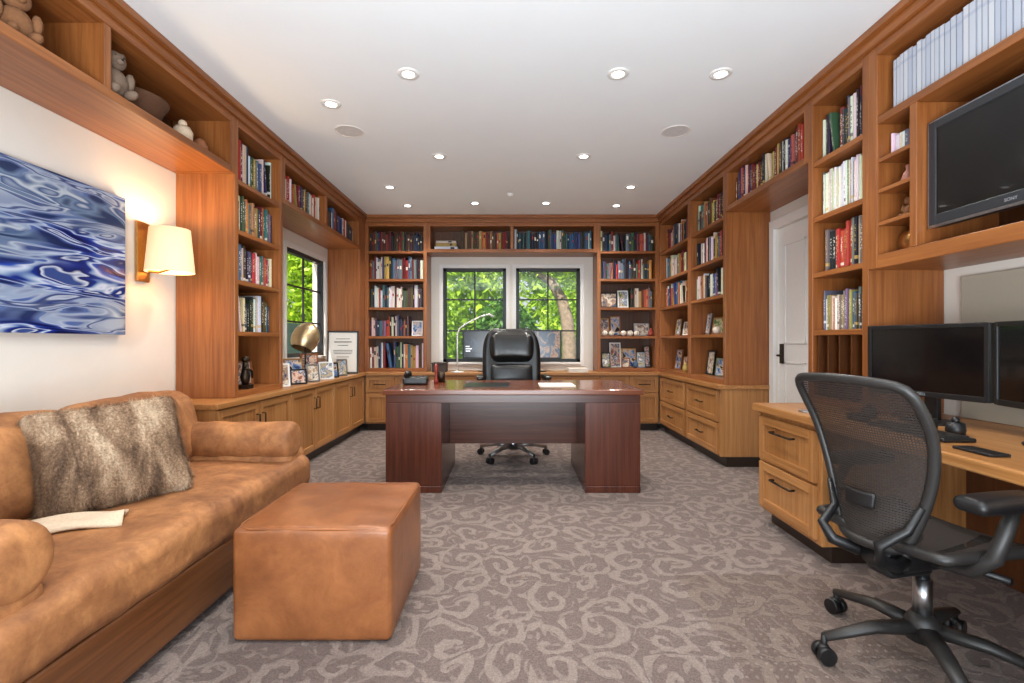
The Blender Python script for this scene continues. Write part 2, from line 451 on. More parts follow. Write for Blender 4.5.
pbx(PR,m,2.5,2.56,0,.405,1.5,ZT,0); pbx(PR,m,.3,.36,0,.405,1.5,ZT,0); pbx(PR,m,.36,2.5,0,.405,ZT-.05,ZT,1); pbx(PR,m,.36,2.5,0,.405,1.5,1.57,1)
pbx(PR,m,2.26,2.30,.003,.405,1.57,2.25,0)
part(r,'body',m,[wz,wy],.004)
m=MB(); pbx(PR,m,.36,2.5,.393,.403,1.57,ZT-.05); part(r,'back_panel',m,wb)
m=MB(); pbx(PR,m,.36,2.5,.003,.392,2.25,2.29); part(r,'shelf',m,wy,.003)
for z in(2.07,1.91,1.74):
    m=MB(); pbx(PR,m,2.30,2.5,.006,.392,z-.02,z); part(r,'shelf',m,wy,.002)
top('corner_panel',MB().box(-2.305,-1.9,6.0,6.2,ZC,ZT),wz,'cherry wood filler panel in the bookcase corner','wood panel',.003)
m=MB(); m.box(-1.9,1.9,FY-.02,FY+.33,ZT,H-.04); m.box(-1.86,1.86,FY-.045,FY+.33,H-.04,H); struct('trim_2',m,wx,.004)
m=MB(); m.box(-2.3,-1.88,.2,6.18,ZT,H-.04); m.box(-2.3,-1.855,.2,6.15,H-.04,H); struct('trim_3',m,wy,.004)
m=MB(); m.box(1.88,2.3,.3,6.18,ZT,H-.04); m.box(1.855,2.3,.3,6.15,H-.04,H); struct('trim_4',m,wy,.004)

def basecab(side,a0,a1,face,back,z1,layout,label,z0=.09):
    P=mapping(side); lw=lx if side=='back' else ly
    r=root('base_cabinet',P((a0+a1)/2,(face+back)/2,0),label,'cabinet')
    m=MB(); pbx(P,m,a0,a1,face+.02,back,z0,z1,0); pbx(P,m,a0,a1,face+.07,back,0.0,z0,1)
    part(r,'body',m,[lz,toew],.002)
    for (kind,b0,b1,c0,c1,hs) in layout:
        fw=.05
        m=MB()
        pbx(P,m,b0,b0+fw,face,face+.02,c0,c1,0);pbx(P,m,b1-fw,b1,face,face+.02,c0,c1,0)
        pbx(P,m,b0+fw,b1-fw,face,face+.02,c0,c0+fw,1);pbx(P,m,b0+fw,b1-fw,face,face+.02,c1-fw,c1,1)
        pbx(P,m,b0+fw,b1-fw,face+.013,face+.02,c0+fw,c1-fw,0)
        o=part(r,kind,m,[lz,lw],.002)
        m=MB()
        if kind=='drawer':
            a=(b0+b1)/2; z=(c0+c1)/2; hw=min(.07,(b1-b0)*.25)
            m.tube([P(a-hw,face,z),P(a-hw,face-.025,z),P(a+hw,face-.025,z),P(a+hw,face,z)],.006,8)
        else:
            a=b0+.035 if hs<0 else b1-.035; z=c1-.14
            m.tube([P(a,face,z-.05),P(a,face-.025,z-.05),P(a,face-.025,z+.05),P(a,face,z+.05)],.006,8)
        part(o,'handle',m,bronze,0,'dark bronze bar handle')
    return r
CB=.695
g=.008
for i in range(3):
    a=3.0+i; 
    basecab('left',a,a+1.0-.001,-.06,.405,CB,[('door',a+g,a+.5-g/2,.11,CB-.01,1),('door',a+.5+g/2,a+1-g,.11,CB-.01,-1)],'honey-coloured wood base cabinet with two panelled doors')
for (a,b) in((4.28,5.1),(5.1,6.0)):
    basecab('right',a,b-.001,-.06,.405,CB,[('drawer',a+.03,b-.02,.40,CB-.015,1),('drawer',a+.03,b-.02,.11,.385,1)],'honey-coloured wood cabinet with two wide drawers')
for (a,b) in((-1.84,-1.1),(-1.1,-.36),(-.36,.36),(.36,1.1),(1.1,1.84)):
    mid=(a+b)/2
    basecab('back',a+.0005,b-.0005,-.2,.34,CB,[('door',a+g,mid-g/2,.11,.47,1),('door',mid+g/2,b-g,.11,.47,-1),('drawer',a+g,mid-g/2,.485,CB-.01,1),('drawer',mid+g/2,b-g,.485,CB-.01,1)],'honey-coloured wood base cabinet with drawers above doors')
m=MB(); m.box(-2.305,-1.82,2.97,5.98,CB,ZC,1); m.box(1.82,2.305,4.26,5.98,CB,ZC,1); m.box(-2.305,2.305,5.98,6.545,CB,ZC,0)
top('counter',m,[lx,ly],'continuous honey-coloured wood counter wrapping three walls','counter',.004)

# ---- side desk (right)
DX=1.53; DZ=.69
r=root('desk_pedestal',(1.9,2.69,0),'light wood desk pedestal with two drawers','cabinet')
m=MB(); m.box(DX+.02,2.3,2.40,3.0,.09,DZ,0); m.box(DX+.08,2.3,2.42,2.98,0,.09,1); part(r,'body',m,[lz,toew],.003)
for (c0,c1) in((.40,.665),(.115,.385)):
    m=MB(); b0,b1=2.43,2.975; fw=.05; f=DX
    m.box(f,f+.02,b0,b0+fw,c0,c1);m.box(f,f+.02,b1-fw,b1,c0,c1);m.box(f,f+.02,b0+fw,b1-fw,c0,c0+fw,1);m.box(f,f+.02,b0+fw,b1-fw,c1-fw,c1,1);m.box(f+.013,f+.02,b0+fw,b1-fw,c0+fw,c1-fw)
    o=part(r,'drawer',m,[lz,ly],.002); z=c1-.075; a=(b0+b1)/2
    m=MB().tube([(f,a-.1,z),(f-.028,a-.1,z),(f-.028,a+.1,z),(f,a+.1,z)],.0065,8); part(o,'handle',m,bronze,0,'dark bronze bar handle')
r=root('desk_pedestal',(1.9,.7,0),'light wood end pedestal supporting the side desk','cabinet')
part(r,'body',MB().box(DX+.02,2.3,.5,.9,.0,DZ),lz,.003)
m=MB(); m.box(DX-.02,2.305,.45,3.02,DZ,DZ+.045); top('worktop',m,[ly],'long honey-coloured wood desk surface along the wall','desk',.006)
top('wood_panel',MB().box(2.27,2.305,.9,2.4,.0,DZ),wb,'dark wood back board under the side desk','wood panel',.002)
linen=plain('linen_fabric',(172,164,148),.95,bump=.4,bscale=300)
m=MB(); m.box(2.28,2.305,.6,2.44,DZ+.046,1.45); top('pinboard',m,linen,'grey-beige linen pinboard mounted above the side desk','pinboard',.004)

# ------------------------------------------------------------------ books
def bookmesh():
    m=MB()
    m.box(-.5,-.42,.03,1,0,1,0); m.box(.42,.5,.03,1,0,1,0)
    n=5; vs=[];fs=[]
    for i in range(n+1):
        x=-.5+i/n; y=.03-.03*math.sin(math.pi*i/n)
        vs += [(x,y,0),(x,y,1),(x,.05,0),(x,.05,1)]
    for i in range(n):
        a=i*4;b=a+4; fs+= [(a,b,b+1,a+1),(a+2,a+3,b+3,b+2),(a+1,b+1,b+3,a+3),(a,a+2,b+2,b)]
    m.add(vs,fs,0)
    m.box(-.42,.42,.05,.97,.02,.98,1)
    return m
BM=bookmesh(); BMESH=mkmesh('book',BM,[bookm,paper],Vector((0,0,0)),False)
specs=[]
CN=[((24,25,30),'black'),((34,42,72),'navy blue'),((108,30,30),'dark red'),((200,190,172),'cream'),((216,214,210),'white'),((58,74,60),'green'),((156,126,82),'tan'),((82,52,36),'brown'),((56,86,120),'blue'),((166,56,44),'red'),((184,146,64),'yellow'),((104,104,108),'grey'),((172,96,56),'orange'),((66,104,110),'teal')]
MIX=[0,0,0,1,1,2,2,3,3,4,4,5,6,7,8,9,10,11,11,12,13,3]
BLUE=[1,8,1,8,13,9,3,2,4,5,0,8]
DARK=[0,1,0,7,2,5,7,1,0,3,2]
WHITE=[4,4,3,4,11,3,4,4]
def put(side,a,off,z,t,d,h,ci,group,lean=0,flat=False):
    P=mapping(side); pos=Vector(P(a,off,z)); rz={'back':0,'left':math.pi/2,'right':-math.pi/2}[side]
    c=[min(255,max(0,x+U(-18,18))) for x in CN[ci][0]]
    M=Matrix.Translation(pos)@Matrix.Rotation(rz,4,'Z')
    if flat: M=M@Matrix.Translation((0,0,t/2))@Matrix.Rotation(math.pi/2,4,'Y')@Matrix.Translation((0,0,-h/2))
    elif lean: M=M@Matrix.Rotation(lean,4,'Y')
    specs.append((pos,M,(t,d,h),srgb(*c),CN[ci][1],group))
def fill(side,a0,a1,z,hm,pal,group,gaps=.04,off=.05,tmin=.016,tmax=.04,hmin=None,dmax=.2):
    a=a0; hmin=hmin or hm*.74; hc=U(hmin,hm); last=None
    while True:
        t=U(tmin,tmax); 
        if R()<.35: t=tmin+ (t-tmin)*.4
        if a+t>a1: break
        if R()<.45: hc=U(hmin,hm)
        h=min(hm,max(hmin,hc+U(-.018,.018)))
        ci=last if (last is not None and R()<.15) else random.choice(pal); last=ci
        if R()<gaps and a+t+.07<a1:
            put(side,a+t/2+ (h*math.sin(.15)+.003 if side!='right' else .024),off+.004,z+.001+t*.5*math.sin(.15),t,U(.13,dmax-.02),h,ci,group,-.15)
            a+=t+h*math.sin(.15)+.026
            continue
        put(side,a+t/2,off+U(0,.014),z+.001,t*.95,U(.13,dmax),h,ci,group)
        a+=t
i0,i1=-1.85,-1.15
G='books in the tall bookcase by the windows'
fill('back',i0,i1,2.29,.27,DARK,G,0); fill('back',i0,i1,1.93,.30,MIX+WHITE,G,0); fill('back',i0,i1,1.56,.30,MIX+WHITE,G,.03); fill('back',i0,i1-.17,1.19,.27,MIX,G,.06); fill('back',i0,i1,ZC+.045,.34,MIX+WHITE,G,.03)
G='books on the shelf above the windows'
z=ZU+.045
for k,(t,h) in enumerate([(.04,.3),(.045,.27),(.03,.26)]): put('back',-.86,.05,z+.002+sum([.04,.045,.03][:k])+.001*k,t,.2,h,[4,6,3][k],G,flat=True)
fill('back',-.66,-.03,z,.25,[6,7,12,7,7,6,2],G,0,hmin=.22); fill('back',.03,1.04,z,.27,[0,1,0,1,8,5,3,0,13],G,.02,hmin=.2)
G='books in the bookcase with photographs'
fill('back',1.15,1.85,2.29,.27,MIX,G,.03); fill('back',1.15,1.85,1.93,.27,MIX+[2,9],G,.03)
fill('back',1.55,1.85,1.56,.26,MIX+[9,2],G,.05)
G='books in the tall bookcase behind the sofa'
fill('left',3.34,3.93,2.25,.32,MIX+[9,10],G,.04); fill('left',3.34,3.93,1.90,.29,MIX+[9,13,12],G,.03,hmin=.21); fill('left',3.34,3.93,1.55,.28,BLUE,G,.03,hmin=.22); fill('left',3.36,3.9,1.19,.28,MIX,G,.05)
G='books on the shelf above the side window'
fill('left',4.06,4.88,z,.28,MIX,G,.03); fill('left',4.98,5.7,z,.26,BLUE,G,.03); fill('left',5.7,5.92,z,.22,DARK,G,0)
G='books in the corner bookcase'
for (zz,p) in((2.25,MIX+[9]),(1.90,MIX+WHITE),(1.55,MIX)): fill('right',5.22,6.1,zz,.28,p,G,.03)
G='books in the bookcase beside the door'
fill('right',4.33,5.1,2.25,.30,MIX+[2,9],G,.03); fill('right',4.33,5.1,1.90,.28,MIX+WHITE,G,.03); fill('right',4.33,5.1,1.55,.28,WHITE+MIX,G,.04)
G='books on the shelf over the door'
fill('right',3.14,4.22,z,.29,MIX+[2,2,9,1,13,12],G,.02,hmin=.21)
G='books in the bookcase beside the television'
fill('right',2.62,3.03,2.25,.31,MIX,G,.02,tmin=.014,tmax=.034,hmin=.24); fill('right',2.61,3.03,1.90,.28,WHITE,G,0,tmin=.007,tmax=.014,hmin=.25)
fill('right',2.61,3.03,1.55,.28,[9,9,0,2,1,3,10,0,11],G,.02,tmin=.014,tmax=.032,hmin=.23); fill('right',2.61,3.03,1.19,.25,[11,6,11,3,7,4,12,13],G,0,tmin=.01,tmax=.024)
fill('right',2.33,2.48,2.07,.13,WHITE,G,0,tmin=.015,tmax=.03,hmin=.1,dmax=.13)
specs.sort(key=lambda s:(s[0]-Vector((0,0,1.12))).length)
for i,(pos,M,sc,c,cn,grp) in enumerate(specs[:300]):
    o=bpy.data.objects.new('book',BMESH); COL.objects.link(o)
    o.matrix_world=M@Matrix.Diagonal((sc[0],sc[1],sc[2],1)); o.color=c
    th='thick' if sc[0]>.034 else 'slim'
    setp(o,f'{th} {cn} hardcover book standing on a wooden shelf','book',None,grp)
rest=specs[300:]
if rest:
    vs=[];fs=[];mi=[];cols=[]
    for (pos,M,sc,c,cn,grp) in rest:
        b=len(vs); MM=M@Matrix.Diagonal((sc[0],sc[1],sc[2],1))
        vs+= [tuple(MM@v) for v in BM.v]
        for f,mm in zip(BM.f,BM.m): fs.append(tuple(i+b for i in f)); mi.append(mm); cols.append((c,len(f)))
        if R()<.6:
            k=len(vs); z0=U(.35,.7); z1=z0+U(.08,.2); y=-.012
            for q in((-.3,y,z0),(.3,y,z0),(.3,y,z1),(-.3,y,z1)): vs.append(tuple(MM@Vector(q)))
            fs.append((k,k+1,k+2,k+3)); mi.append(0); cols.append((srgb(*random.choice([(226,220,204),(200,168,96),(30,30,36),(150,40,36)])),4))
    me=bpy.data.meshes.new('books'); me.from_pydata(vs,[],fs); me.materials.append(bookstuff); me.materials.append(paper)
    me.polygons.foreach_set('material_index',mi)
    ca=me.color_attributes.new('Col','FLOAT_COLOR','CORNER'); k=0
    for c,n in cols:
        for _ in range(n): ca.data[k].color=c; k+=1
    o=bpy.data.objects.new('books',me); COL.objects.link(o); setp(o,'mixed hardcover books filling the far bookshelves','books','stuff','books in the far bookcases')
print('BOOKS',len(specs))
G='white journals above the television'
def bindmesh():
    m=MB(); m.box(-.5,.5,0,1,0,1,0); m.box(-.44,.44,.02,1.001,.985,1.0005,1); return m
t=NT('journal_spine'); tc=t.n('ShaderNodeTexCoord'); sx=t.n('ShaderNodeSeparateXYZ'); t.l(tc.outputs['Generated'],sx.inputs[0])
band=t.math('LESS_THAN',t.math('ABSOLUTE',t.math('SUBTRACT',sx.outputs[2],.82)),.03)
edg=t.math('GREATER_THAN',t.math('ABSOLUTE',t.math('SUBTRACT',sx.outputs[0],.5)),.42)
oi=t.n('ShaderNodeObjectInfo')
bc=t.mix(oi.outputs['Random'],srgb(176,184,200),srgb(204,207,214))
bc=t.mix(t.math('MULTIPLY',band,.3),bc,srgb(130,148,182)); bc=t.mix(t.math('MULTIPLY',edg,.5),bc,srgb(110,116,130))
t.col(bc); t.set(Roughness=.5)
BI=mkmesh('journal',bindmesh(),[t.mat,paper],Vector((0,0,0)),False)
y=2.44
while y>1.0:
    tt=U(.02,.034); o=bpy.data.objects.new('journal',BI); COL.objects.link(o)
    o.matrix_world=Matrix.Translation((1.935+U(0,.004),y-tt/2,2.2915))@Matrix.Rotation(-math.pi/2,4,'Z')@Matrix.Diagonal((tt*.9,.2,U(.248,.262),1))
    setp(o,'white journal volume standing on the shelf over the television','journal',None,G); y-=tt

# ------------------------------------------------------------------ executive desk
r=root('executive_desk',(0,3.97,0),'dark mahogany executive desk with two pedestals','desk')
x0,x1,y0,y1=-.955,.97,3.53,4.42
m=MB(); m.box(x0,x1,y0,y1,.725,.765); part(r,'desk_top',m,deskTop,.006)
m=MB(); m.box(x0+.02,x1-.02,y0+.02,y1-.02,.665,.725); part(r,'apron',m,mx,.003)
for (a,b) in((x0+.02,-.52),(.54,x1-.02)):
    m=MB(); m.box(a,b,y0+.02,y1-.02,.05,.665); m.box(a+.0,b,y0+.015,y1-.015,0,.05); part(r,'pedestal',m,mz,.004)
m=MB(); m.box(-.52,.54,4.0,4.025,.27,.665); part(r,'modesty_panel',m,mx,.002)
m=MB(); m.box(-.38,-.02,3.72,4.1,.766,.770); top('leather_blotter',m,blackl,'flat black leather blotter on the desk','blotter',.001)
m=MB(); m.box(.22,.5,3.75,4.05,.766,.772); top('document_stack',m,paper,'white papers lying on the desk','papers',.0)
tele=root('telephone',(-.80,4.0,.766),'black desk telephone with handset','telephone',rot=(0,0,.1),local=True)
m=MB(); m.rbox((0,0,.03),(.1,.09,.03),.015,M=None); 
for i in range(3):
    for j in range(4): m.box(.0+i*.025,.018+i*.025,-.06+j*.025,-.042+j*.025,.058,.066,1)
part(tele,'body',m,[blackp,greyp])
m=MB().tube([(-.065,-.09,.075),(-.065,-.07,.09),(-.065,0,.095),(-.065,.07,.09),(-.065,.09,.075)],[.024,.022,.014,.022,.024],10); part(tele,'handset',m,blackp)
m=MB(); m.lathe([(0,0),(.035,0),(.035,.09),(.031,.09),(.031,.005),(0,.005)],(-.62,4.2,.766)); top('pen_cup',m,bronze,'dark cup on the executive desk','cup')
top('wooden_figurine',MB().lathe([(0,0),(.02,0),(.018,.03),(.008,.06),(.014,.1),(.02,.13),(.012,.16),(0,.17)],(-.64,4.05,.766),16),plain('red_lacquer',(128,40,28),.3),'small red lacquered figurine on the desk','figurine')

# ------------------------------------------------------------------ office chairs
def star_base(par,mat,rad,n0,hubz=.12,cast=blackp,drop=.07,w=.03):
    m=MB(); m.lathe([(0,hubz-.04),(.05,hubz-.04),(.052,hubz+.02),(.035,hubz+.05),(0,hubz+.05)],(0,0,0))
    for k in range(5):
        a=math.radians(n0+72*k); d=Vector((math.cos(a),math.sin(a),0)); 
        m.tube([d*.03+Vector((0,0,hubz)),d*rad*.5+Vector((0,0,hubz-.005)),d*rad+Vector((0,0,drop+.01))],[w*1.0,w*.8,w*.55],10,flat=.7)
    part(par,'star_base',m,mat)
    for k in range(5):
        a=math.radians(n0+72*k); d=Vector((math.cos(a),math.sin(a),0)); p=Vector((-d.y,d.x,0)); c=d*rad
        m=MB()
        for s in(-1,1):
            q=c+p*s*.018; m.tube([q-p*.011+Vector((0,0,.029)),q+p*.011+Vector((0,0,.029))],.029,18)
        m.tube([c+Vector((0,0,.03)),c+Vector((0,0,drop+.02))],.01,8); m.ball(c+Vector((0,0,.045)),(.022,.022,.018),10)
        part(par,'caster',m,cast)
ec=root('executive_chair',(.01,4.66,0),'black padded leather executive chair on a steel star base','chair',rot=(0,0,math.radians(4)),local=True)
star_base(ec,chrome,.34,-90+30,w=.036)
part(ec,'gas_column',MB().cyl((0,0,.15),(0,0,.28),.03).cyl((0,0,.28),(0,0,.42),.022),chrome)
part(ec,'tilt_mechanism',MB().rbox((0,0,.415),(.1,.12,.025),.01,3),blackp)
m=MB(); m.rbox((0,-.02,.49),(.26,.26,.06),.05,8,(0,0,.02)); part(ec,'seat',m,blackl)
Mt=Matrix.Rotation(math.radians(-9),3,'X')
def rnd(hh,k=.34): 
    return lambda o:Vector((o.x*(1-k*abs(o.z/hh)**4 if o.z>0 else 1-.12*abs(o.z/hh)**2),o.y-.05*(o.x/.265)**2,o.z))
m=MB(); m.rbox((0,.26,.87),(.295,.06,.385),.055,14,(0,.03,0),M=Mt,func=rnd(.385)); part(ec,'backrest',m,blackl)
m=MB()
for (zz,hh,ww) in((.58,.10,.21),(.79,.11,.225)):
    yy=.26-.07+(zz-.87)*math.tan(math.radians(9)); m.rbox((0,yy,zz),(ww,.035,hh),.03,7,(0,.03,0),M=Mt)
part(ec,'back_cushion',m,blackl)
m=MB(); m.rbox((0,.225,1.06),(.225,.06,.15),.055,10,(0,.045,.01),M=Mt,func=rnd(.15,.28)); part(ec,'headrest',m,blackl)
for s in(-1,1):
    m=MB(); m.tube([(s*.26,-.12,.46),(s*.31,-.14,.5),(s*.325,-.16,.70),(s*.32,-.1,.75),(s*.32,.1,.75),(s*.31,.2,.70),(s*.27,.24,.58)],.018,10)
    m.rbox((s*.32,-.02,.775),(.032,.15,.02),.018,5); part(ec,'armrest',m,blackl)

tr_=NT('woven_mesh'); tc=tr_.n('ShaderNodeTexCoord'); sx=tr_.n('ShaderNodeSeparateXYZ'); tr_.l(tc.outputs['Object'],sx.inputs[0])
wv=tr_.math('GREATER_THAN',tr_.math('FRACT',tr_.math('MULTIPLY',sx.outputs[2],120)),.34)
wh=tr_.math('GREATER_THAN',tr_.math('FRACT',tr_.math('MULTIPLY',sx.outputs[1],120)),.6)
al=tr_.math('MAXIMUM',wv,wh); al=tr_.math('ADD',tr_.math('MULTIPLY',al,.50),.48)
tr_.col(tr_.mix(tr_.math('MULTIPLY',wv,.8),srgb(22,20,19),srgb(50,42,38))); tr_.set(Roughness=.65); tr_.l(al,tr_.b.inputs['Alpha'])
meshm=tr_.mat
ROT=12
tc_=root('mesh_task_chair',(1.42,1.66,.003),'graphite mesh-backed ergonomic task chair at the side desk','chair',rot=(0,0,math.radians(ROT)),local=True)
star_base(tc_,greyp,.33,177-ROT,.13,blackp,.075,.034)
m=MB().cyl((0,0,.16),(0,0,.30),.028).cyl((0,0,.30),(0,0,.40),.02); part(tc_,'gas_column',m,chrome)
m=MB().rbox((-.03,0,.40),(.13,.07,.045),.02,4); m.tube([(-.02,.06,.40),(-.02,.26,.40)],.012,8); m.tube([(-.02,-.06,.40),(.02,-.24,.40)],.012,8); m.cyl((-.16,-.05,.39),(-.16,.05,.39),.045); m.rbox((-.1,0,.36),(.09,.05,.03),.02,4); part(tc_,'tilt_mechanism',m,blackp)
def seatf(u,v):
    x=-.2+.44*u; y=(v-.5)*2*(.245-.03*(1-u)); z=.475-.018*(1-(2*v-1)**2)-(.05*max(0,(u-.8)/.2)**2)+.01*u
    return Vector((x,y,z))
m=MB().grid(seatf,14,16); part(tc_,'seat',m,meshm)
edge=[seatf(i/14,0) for i in range(15)]+[seatf(1,j/12) for j in range(1,13)]+[seatf(1-i/14,1) for i in range(1,15)]+[seatf(0,1-j/12) for j in range(1,12)]
m=MB().tube(edge,.018,10,closed=True); part(tc_,'seat_frame',m,greyp)
def backf(u,v):
    z=.44+.555*u
    hw=.112+.106*math.sin(min(1,u*1.12)*math.pi/2)**.95 - .008*max(0,(u-.8)/.2)**2
    y=v*hw+.026
    x=-.235-.075*u+.05*math.sin(u*math.pi*1.0) -.10*max(0,u-.72)
    x+=.045*(v*v)
    z+=-.015*(v*v)*u
    return Vector((x,y,z))
m=MB().grid(lambda a,b:backf(a,b*2-1),24,20); part(tc_,'back_mesh',m,meshm)
N=20
edge=[backf(0,-1+2*j/10) for j in range(11)]+[backf(i/N,1) for i in range(1,N)]+[backf(1,1-2*j/14) for j in range(15)]+[backf(1-i/N,-1) for i in range(1,N)]
for _ in range(2): edge=[(edge[i-1]+edge[i]*2+edge[(i+1)%len(edge)])/4 for i in range(len(edge))]
m=MB().tube(edge,.0135,10,closed=True,flat=1.2); part(tc_,'back_frame',m,greyp)
m=MB().grid(lambda a,b:backf(.22+.09*a,(b*2-1)*.34)+Vector((-.024-.008*math.cos((b*2-1)*1.5),0,0)),5,14)
lp=part(tc_,'lumbar_support',m,blackp); lp.modifiers.new('s','SOLIDIFY').thickness=.008
m=MB()
for s in(-1,1):
    m.tube([(-.12,s*.04,.40),(-.20,s*.07,.39),(-.27,s*.09+.01,.42),(-.285,s*.105+.02,.47),backf(.14,s*.95)+Vector((-.015,0,0)),backf(.30,s*1.0)+Vector((-.012,0,0))],[.024,.022,.02,.017,.014,.01],10)
part(tc_,'back_support',m,blackp)
for s in(-1,1):
    r_=MB(); r_.tube([(-.08,s*.10,.41),(-.09,s*.21,.43),(-.085,s*.265,.49),(-.06,s*.275,.57),(-.02,s*.27,.635)],[.02,.022,.022,.02,.018],10)
    part(tc_,'arm_support',r_,greyp)
    q=MB()
    if s<0: q.rbox((-.075,s*.275,.655),(.13,.044,.02),.019,6,(0,0,.006))
    else: q.rbox((.03,s*.255,.655),(.125,.042,.02),.019,6,(0,0,.006))
    part(tc_,'armrest',q,blackp)
t=NT('clear_vinyl'); tc=t.n('ShaderNodeTexCoord'); vo=t.n('ShaderNodeTexVoronoi',voronoi_dimensions='2D'); vo.inputs['Scale'].default_value=30; vo.inputs['Randomness'].default_value=0
t.l(tc.outputs['Object'],vo.inputs['Vector']); dot=t.math('LESS_THAN',vo.outputs['Distance'],.17)
trn=t.n('ShaderNodeBsdfTransparent'); trn.inputs[0].default_value=(.945,.93,.92,1); t.set(Base_Color=srgb(176,164,156),Roughness=.18); mxs=t.n('ShaderNodeMixShader')
t.l(t.math('ADD',t.math('MULTIPLY',dot,.2),.05),mxs.inputs[0]); t.l(trn.outputs[0],mxs.inputs[1]); t.l(t.b.outputs[0],mxs.inputs[2]); t.l(mxs.outputs[0],t.out.inputs[0])
vin=t.mat
top('chair_mat',MB().box(.78,1.52,.5,2.30,.0005,.003),vin,'clear dotted vinyl chair mat on the carpet','mat',.0)

# ------------------------------------------------------------------ sofa
so=root('sofa',(-1.75,2.0,0),'tan suede leather sofa with roll arms against the wall','sofa')
m=MB(); m.rbox((-1.755,2.02,.145),(.525,.93,.11),.012,6); part(so,'base',m,suede2,0,'golden brown wooden sofa base')
for (a,b) in((-2.2,1.15),(-1.3,1.15),(-2.2,2.88),(-1.3,2.88)): 
    m=MB().cyl((a,b,0),(a,b,.05),.025); part(so,'foot',m,blackp)
wob=lambda o:Vector((o.x+.004*math.sin(o.y*17+o.z*9),o.y,o.z+.004*math.sin(o.y*13+o.x*9)+.003*math.sin(o.y*29-o.x*14)))
m=MB(); m.rbox((-1.62,2.01,.345),(.41,.9,.09),.05,20,(0,0,.022),func=wob); part(so,'seat_cushion',m,suede)
m=MB(); m.rbox((-2.19,2.02,.45),(.1,.92,.27),.05,8); part(so,'back_frame',m,suede)
Mb=Matrix.Rotation(math.radians(-14),3,'Y')
for (c,h) in((1.62,.5),(2.5,.375)):
    m=MB(); m.rbox((-1.97,c,.61),(.12,h,.215),.09,11,(.05,0,.02),M=Mb,func=wob); part(so,'back_cushion',m,suede)
for (yc) in(1.2,2.82):
    m=MB(); m.rbox((-1.76,yc,.34),(.5,.115,.15),.04,7); part(so,'arm',m,suede)
    L0,L1=-2.15,-1.25
    rr=.106; yo=.03 if yc<2 else -.04
    pts=[];rs=[]
    for k in range(7): q=k/6*math.pi/2; pts.append((L0+.04*(1-math.cos(q)) if k else L0,yc+yo,.55)); rs.append(rr*max(.05,math.sin(q))**.35 if k else .01)
    for k in range(1,22): pts.append((L0+.04+(L1-L0-.08)*k/22,yc+yo,.55)); rs.append(rr+.003*math.sin(k*1.3))
    for k in range(7): q=(6-k)/6*math.pi/2; pts.append((L1-.04*(1-math.cos(q)),yc+yo,.55)); rs.append(rr*max(.05,math.sin(q))**.35 if k<6 else .01)
    m=MB(); m.tube(pts,rs,28); part(so,'arm_bolster',m,suede)
ot=root('ottoman',(-.745,2.075,0),'cube-shaped cognac leather ottoman on the carpet','ottoman')
m=MB(); m.rbox((-.745,2.075,.215),(.296,.296,.211),.022,14,(.006,.006,.010),func=lambda o:Vector((o.x,o.y,o.z+(.003*math.sin(o.x*21+o.y*9)+.002*math.sin(o.y*33) if o.z>.1 else 0)))); part(ot,'body',m,ottl)
ring=[]
for (a,b,c_,d_) in((-1,-1,1,-1),(1,-1,1,1),(1,1,-1,1),(-1,1,-1,-1)):
    for i in range(10):
        f=i/10; x=a+(c_-a)*f; y=b+(d_-b)*f; ring.append((-.745+x*.289,2.075+y*.289,.421))
for _ in range(1): ring=[tuple((Vector(ring[i-1])+Vector(ring[i])*2+Vector(ring[(i+1)%40]))/4) for i in range(40)]
m=MB().tube(ring,.0045,6,closed=True); part(ot,'seam',m,ottl)
t=NT('fur_fibres'); v=t.coord((1,4.6,1.3),rand=False,rot=(.15,0,0)); n=t.noise(v,2.2,3,.55,.7); n2=t.noise(t.coord(rand=False),120,2)
f=t.math('ADD',t.math('MULTIPLY',n,.68),t.math('MULTIPLY',n2,.32))
t.col(t.ramp(f,[(.36,srgb(80,58,42)),(.46,srgb(126,98,74)),(.53,srgb(164,134,106)),(.63,srgb(210,188,160)),(.73,srgb(150,120,92))])); t.set(Roughness=.75)
furm=t.mat
pl=root('throw_pillow',(-1.68,2.02,.645),'square shaggy brown and cream faux fur pillow on the sofa','pillow',rot=(math.radians(4),math.radians(-22),math.radians(-36)),local=True)
m=MB(); m.rbox((0,0,0),(.055,.265,.225),.05,12,(.07,0,0),func=lambda o:Vector((o.x,o.y*(1-.06*(1-(o.z/.235)**2)),o.z*(1-.06*(1-(o.y/.285)**2)))))
body=part(pl,'cushion',m,furm)
fb=MB(); me=body.data
vs=[];fs=[]
polys=[p for p in me.polygons]; areas=[p.area for p in polys]
ctr=ORG[body.name]
for p in random.choices(polys,weights=areas,k=32000):
    c=[me.vertices[i].co for i in p.vertices]; a,b=R(),R()
    q=(c[0]*(1-a)+c[1]*a)*(1-b)+(c[3 if len(c)>3 else 2]*(1-a)+c[2]*a)*b+ctr
    n=p.normal; L=U(.012,.03)
    d=(n*U(.3,.8)+Vector((U(-.3,.3),U(-.3,.3),-.65+U(-.3,.3)))).normalized()
    s=d.cross(n); 
    if s.length<1e-4: continue
    s=s.normalized()*.0011
    i=len(vs); vs+=[q-s,q+s,q+d*L]; fs.append((i,i+1,i+2))
fb.add(vs,fs,0,False); part(pl,'fur',fb,furm,kind='stuff',weld=False)
def thr(u,v):
    a=Vector((-1.92,1.50,.465)).lerp(Vector((-1.45,1.80,.452)),u); n=Vector((-.5,.86,0))
    w=.09*(1-.25*u)
    return a+n*(v-.5)*2*w+Vector((0,0,.014*math.sin(v*9+u*5)*math.sin(u*7)+.028*math.sin(math.pi*v)+.010))
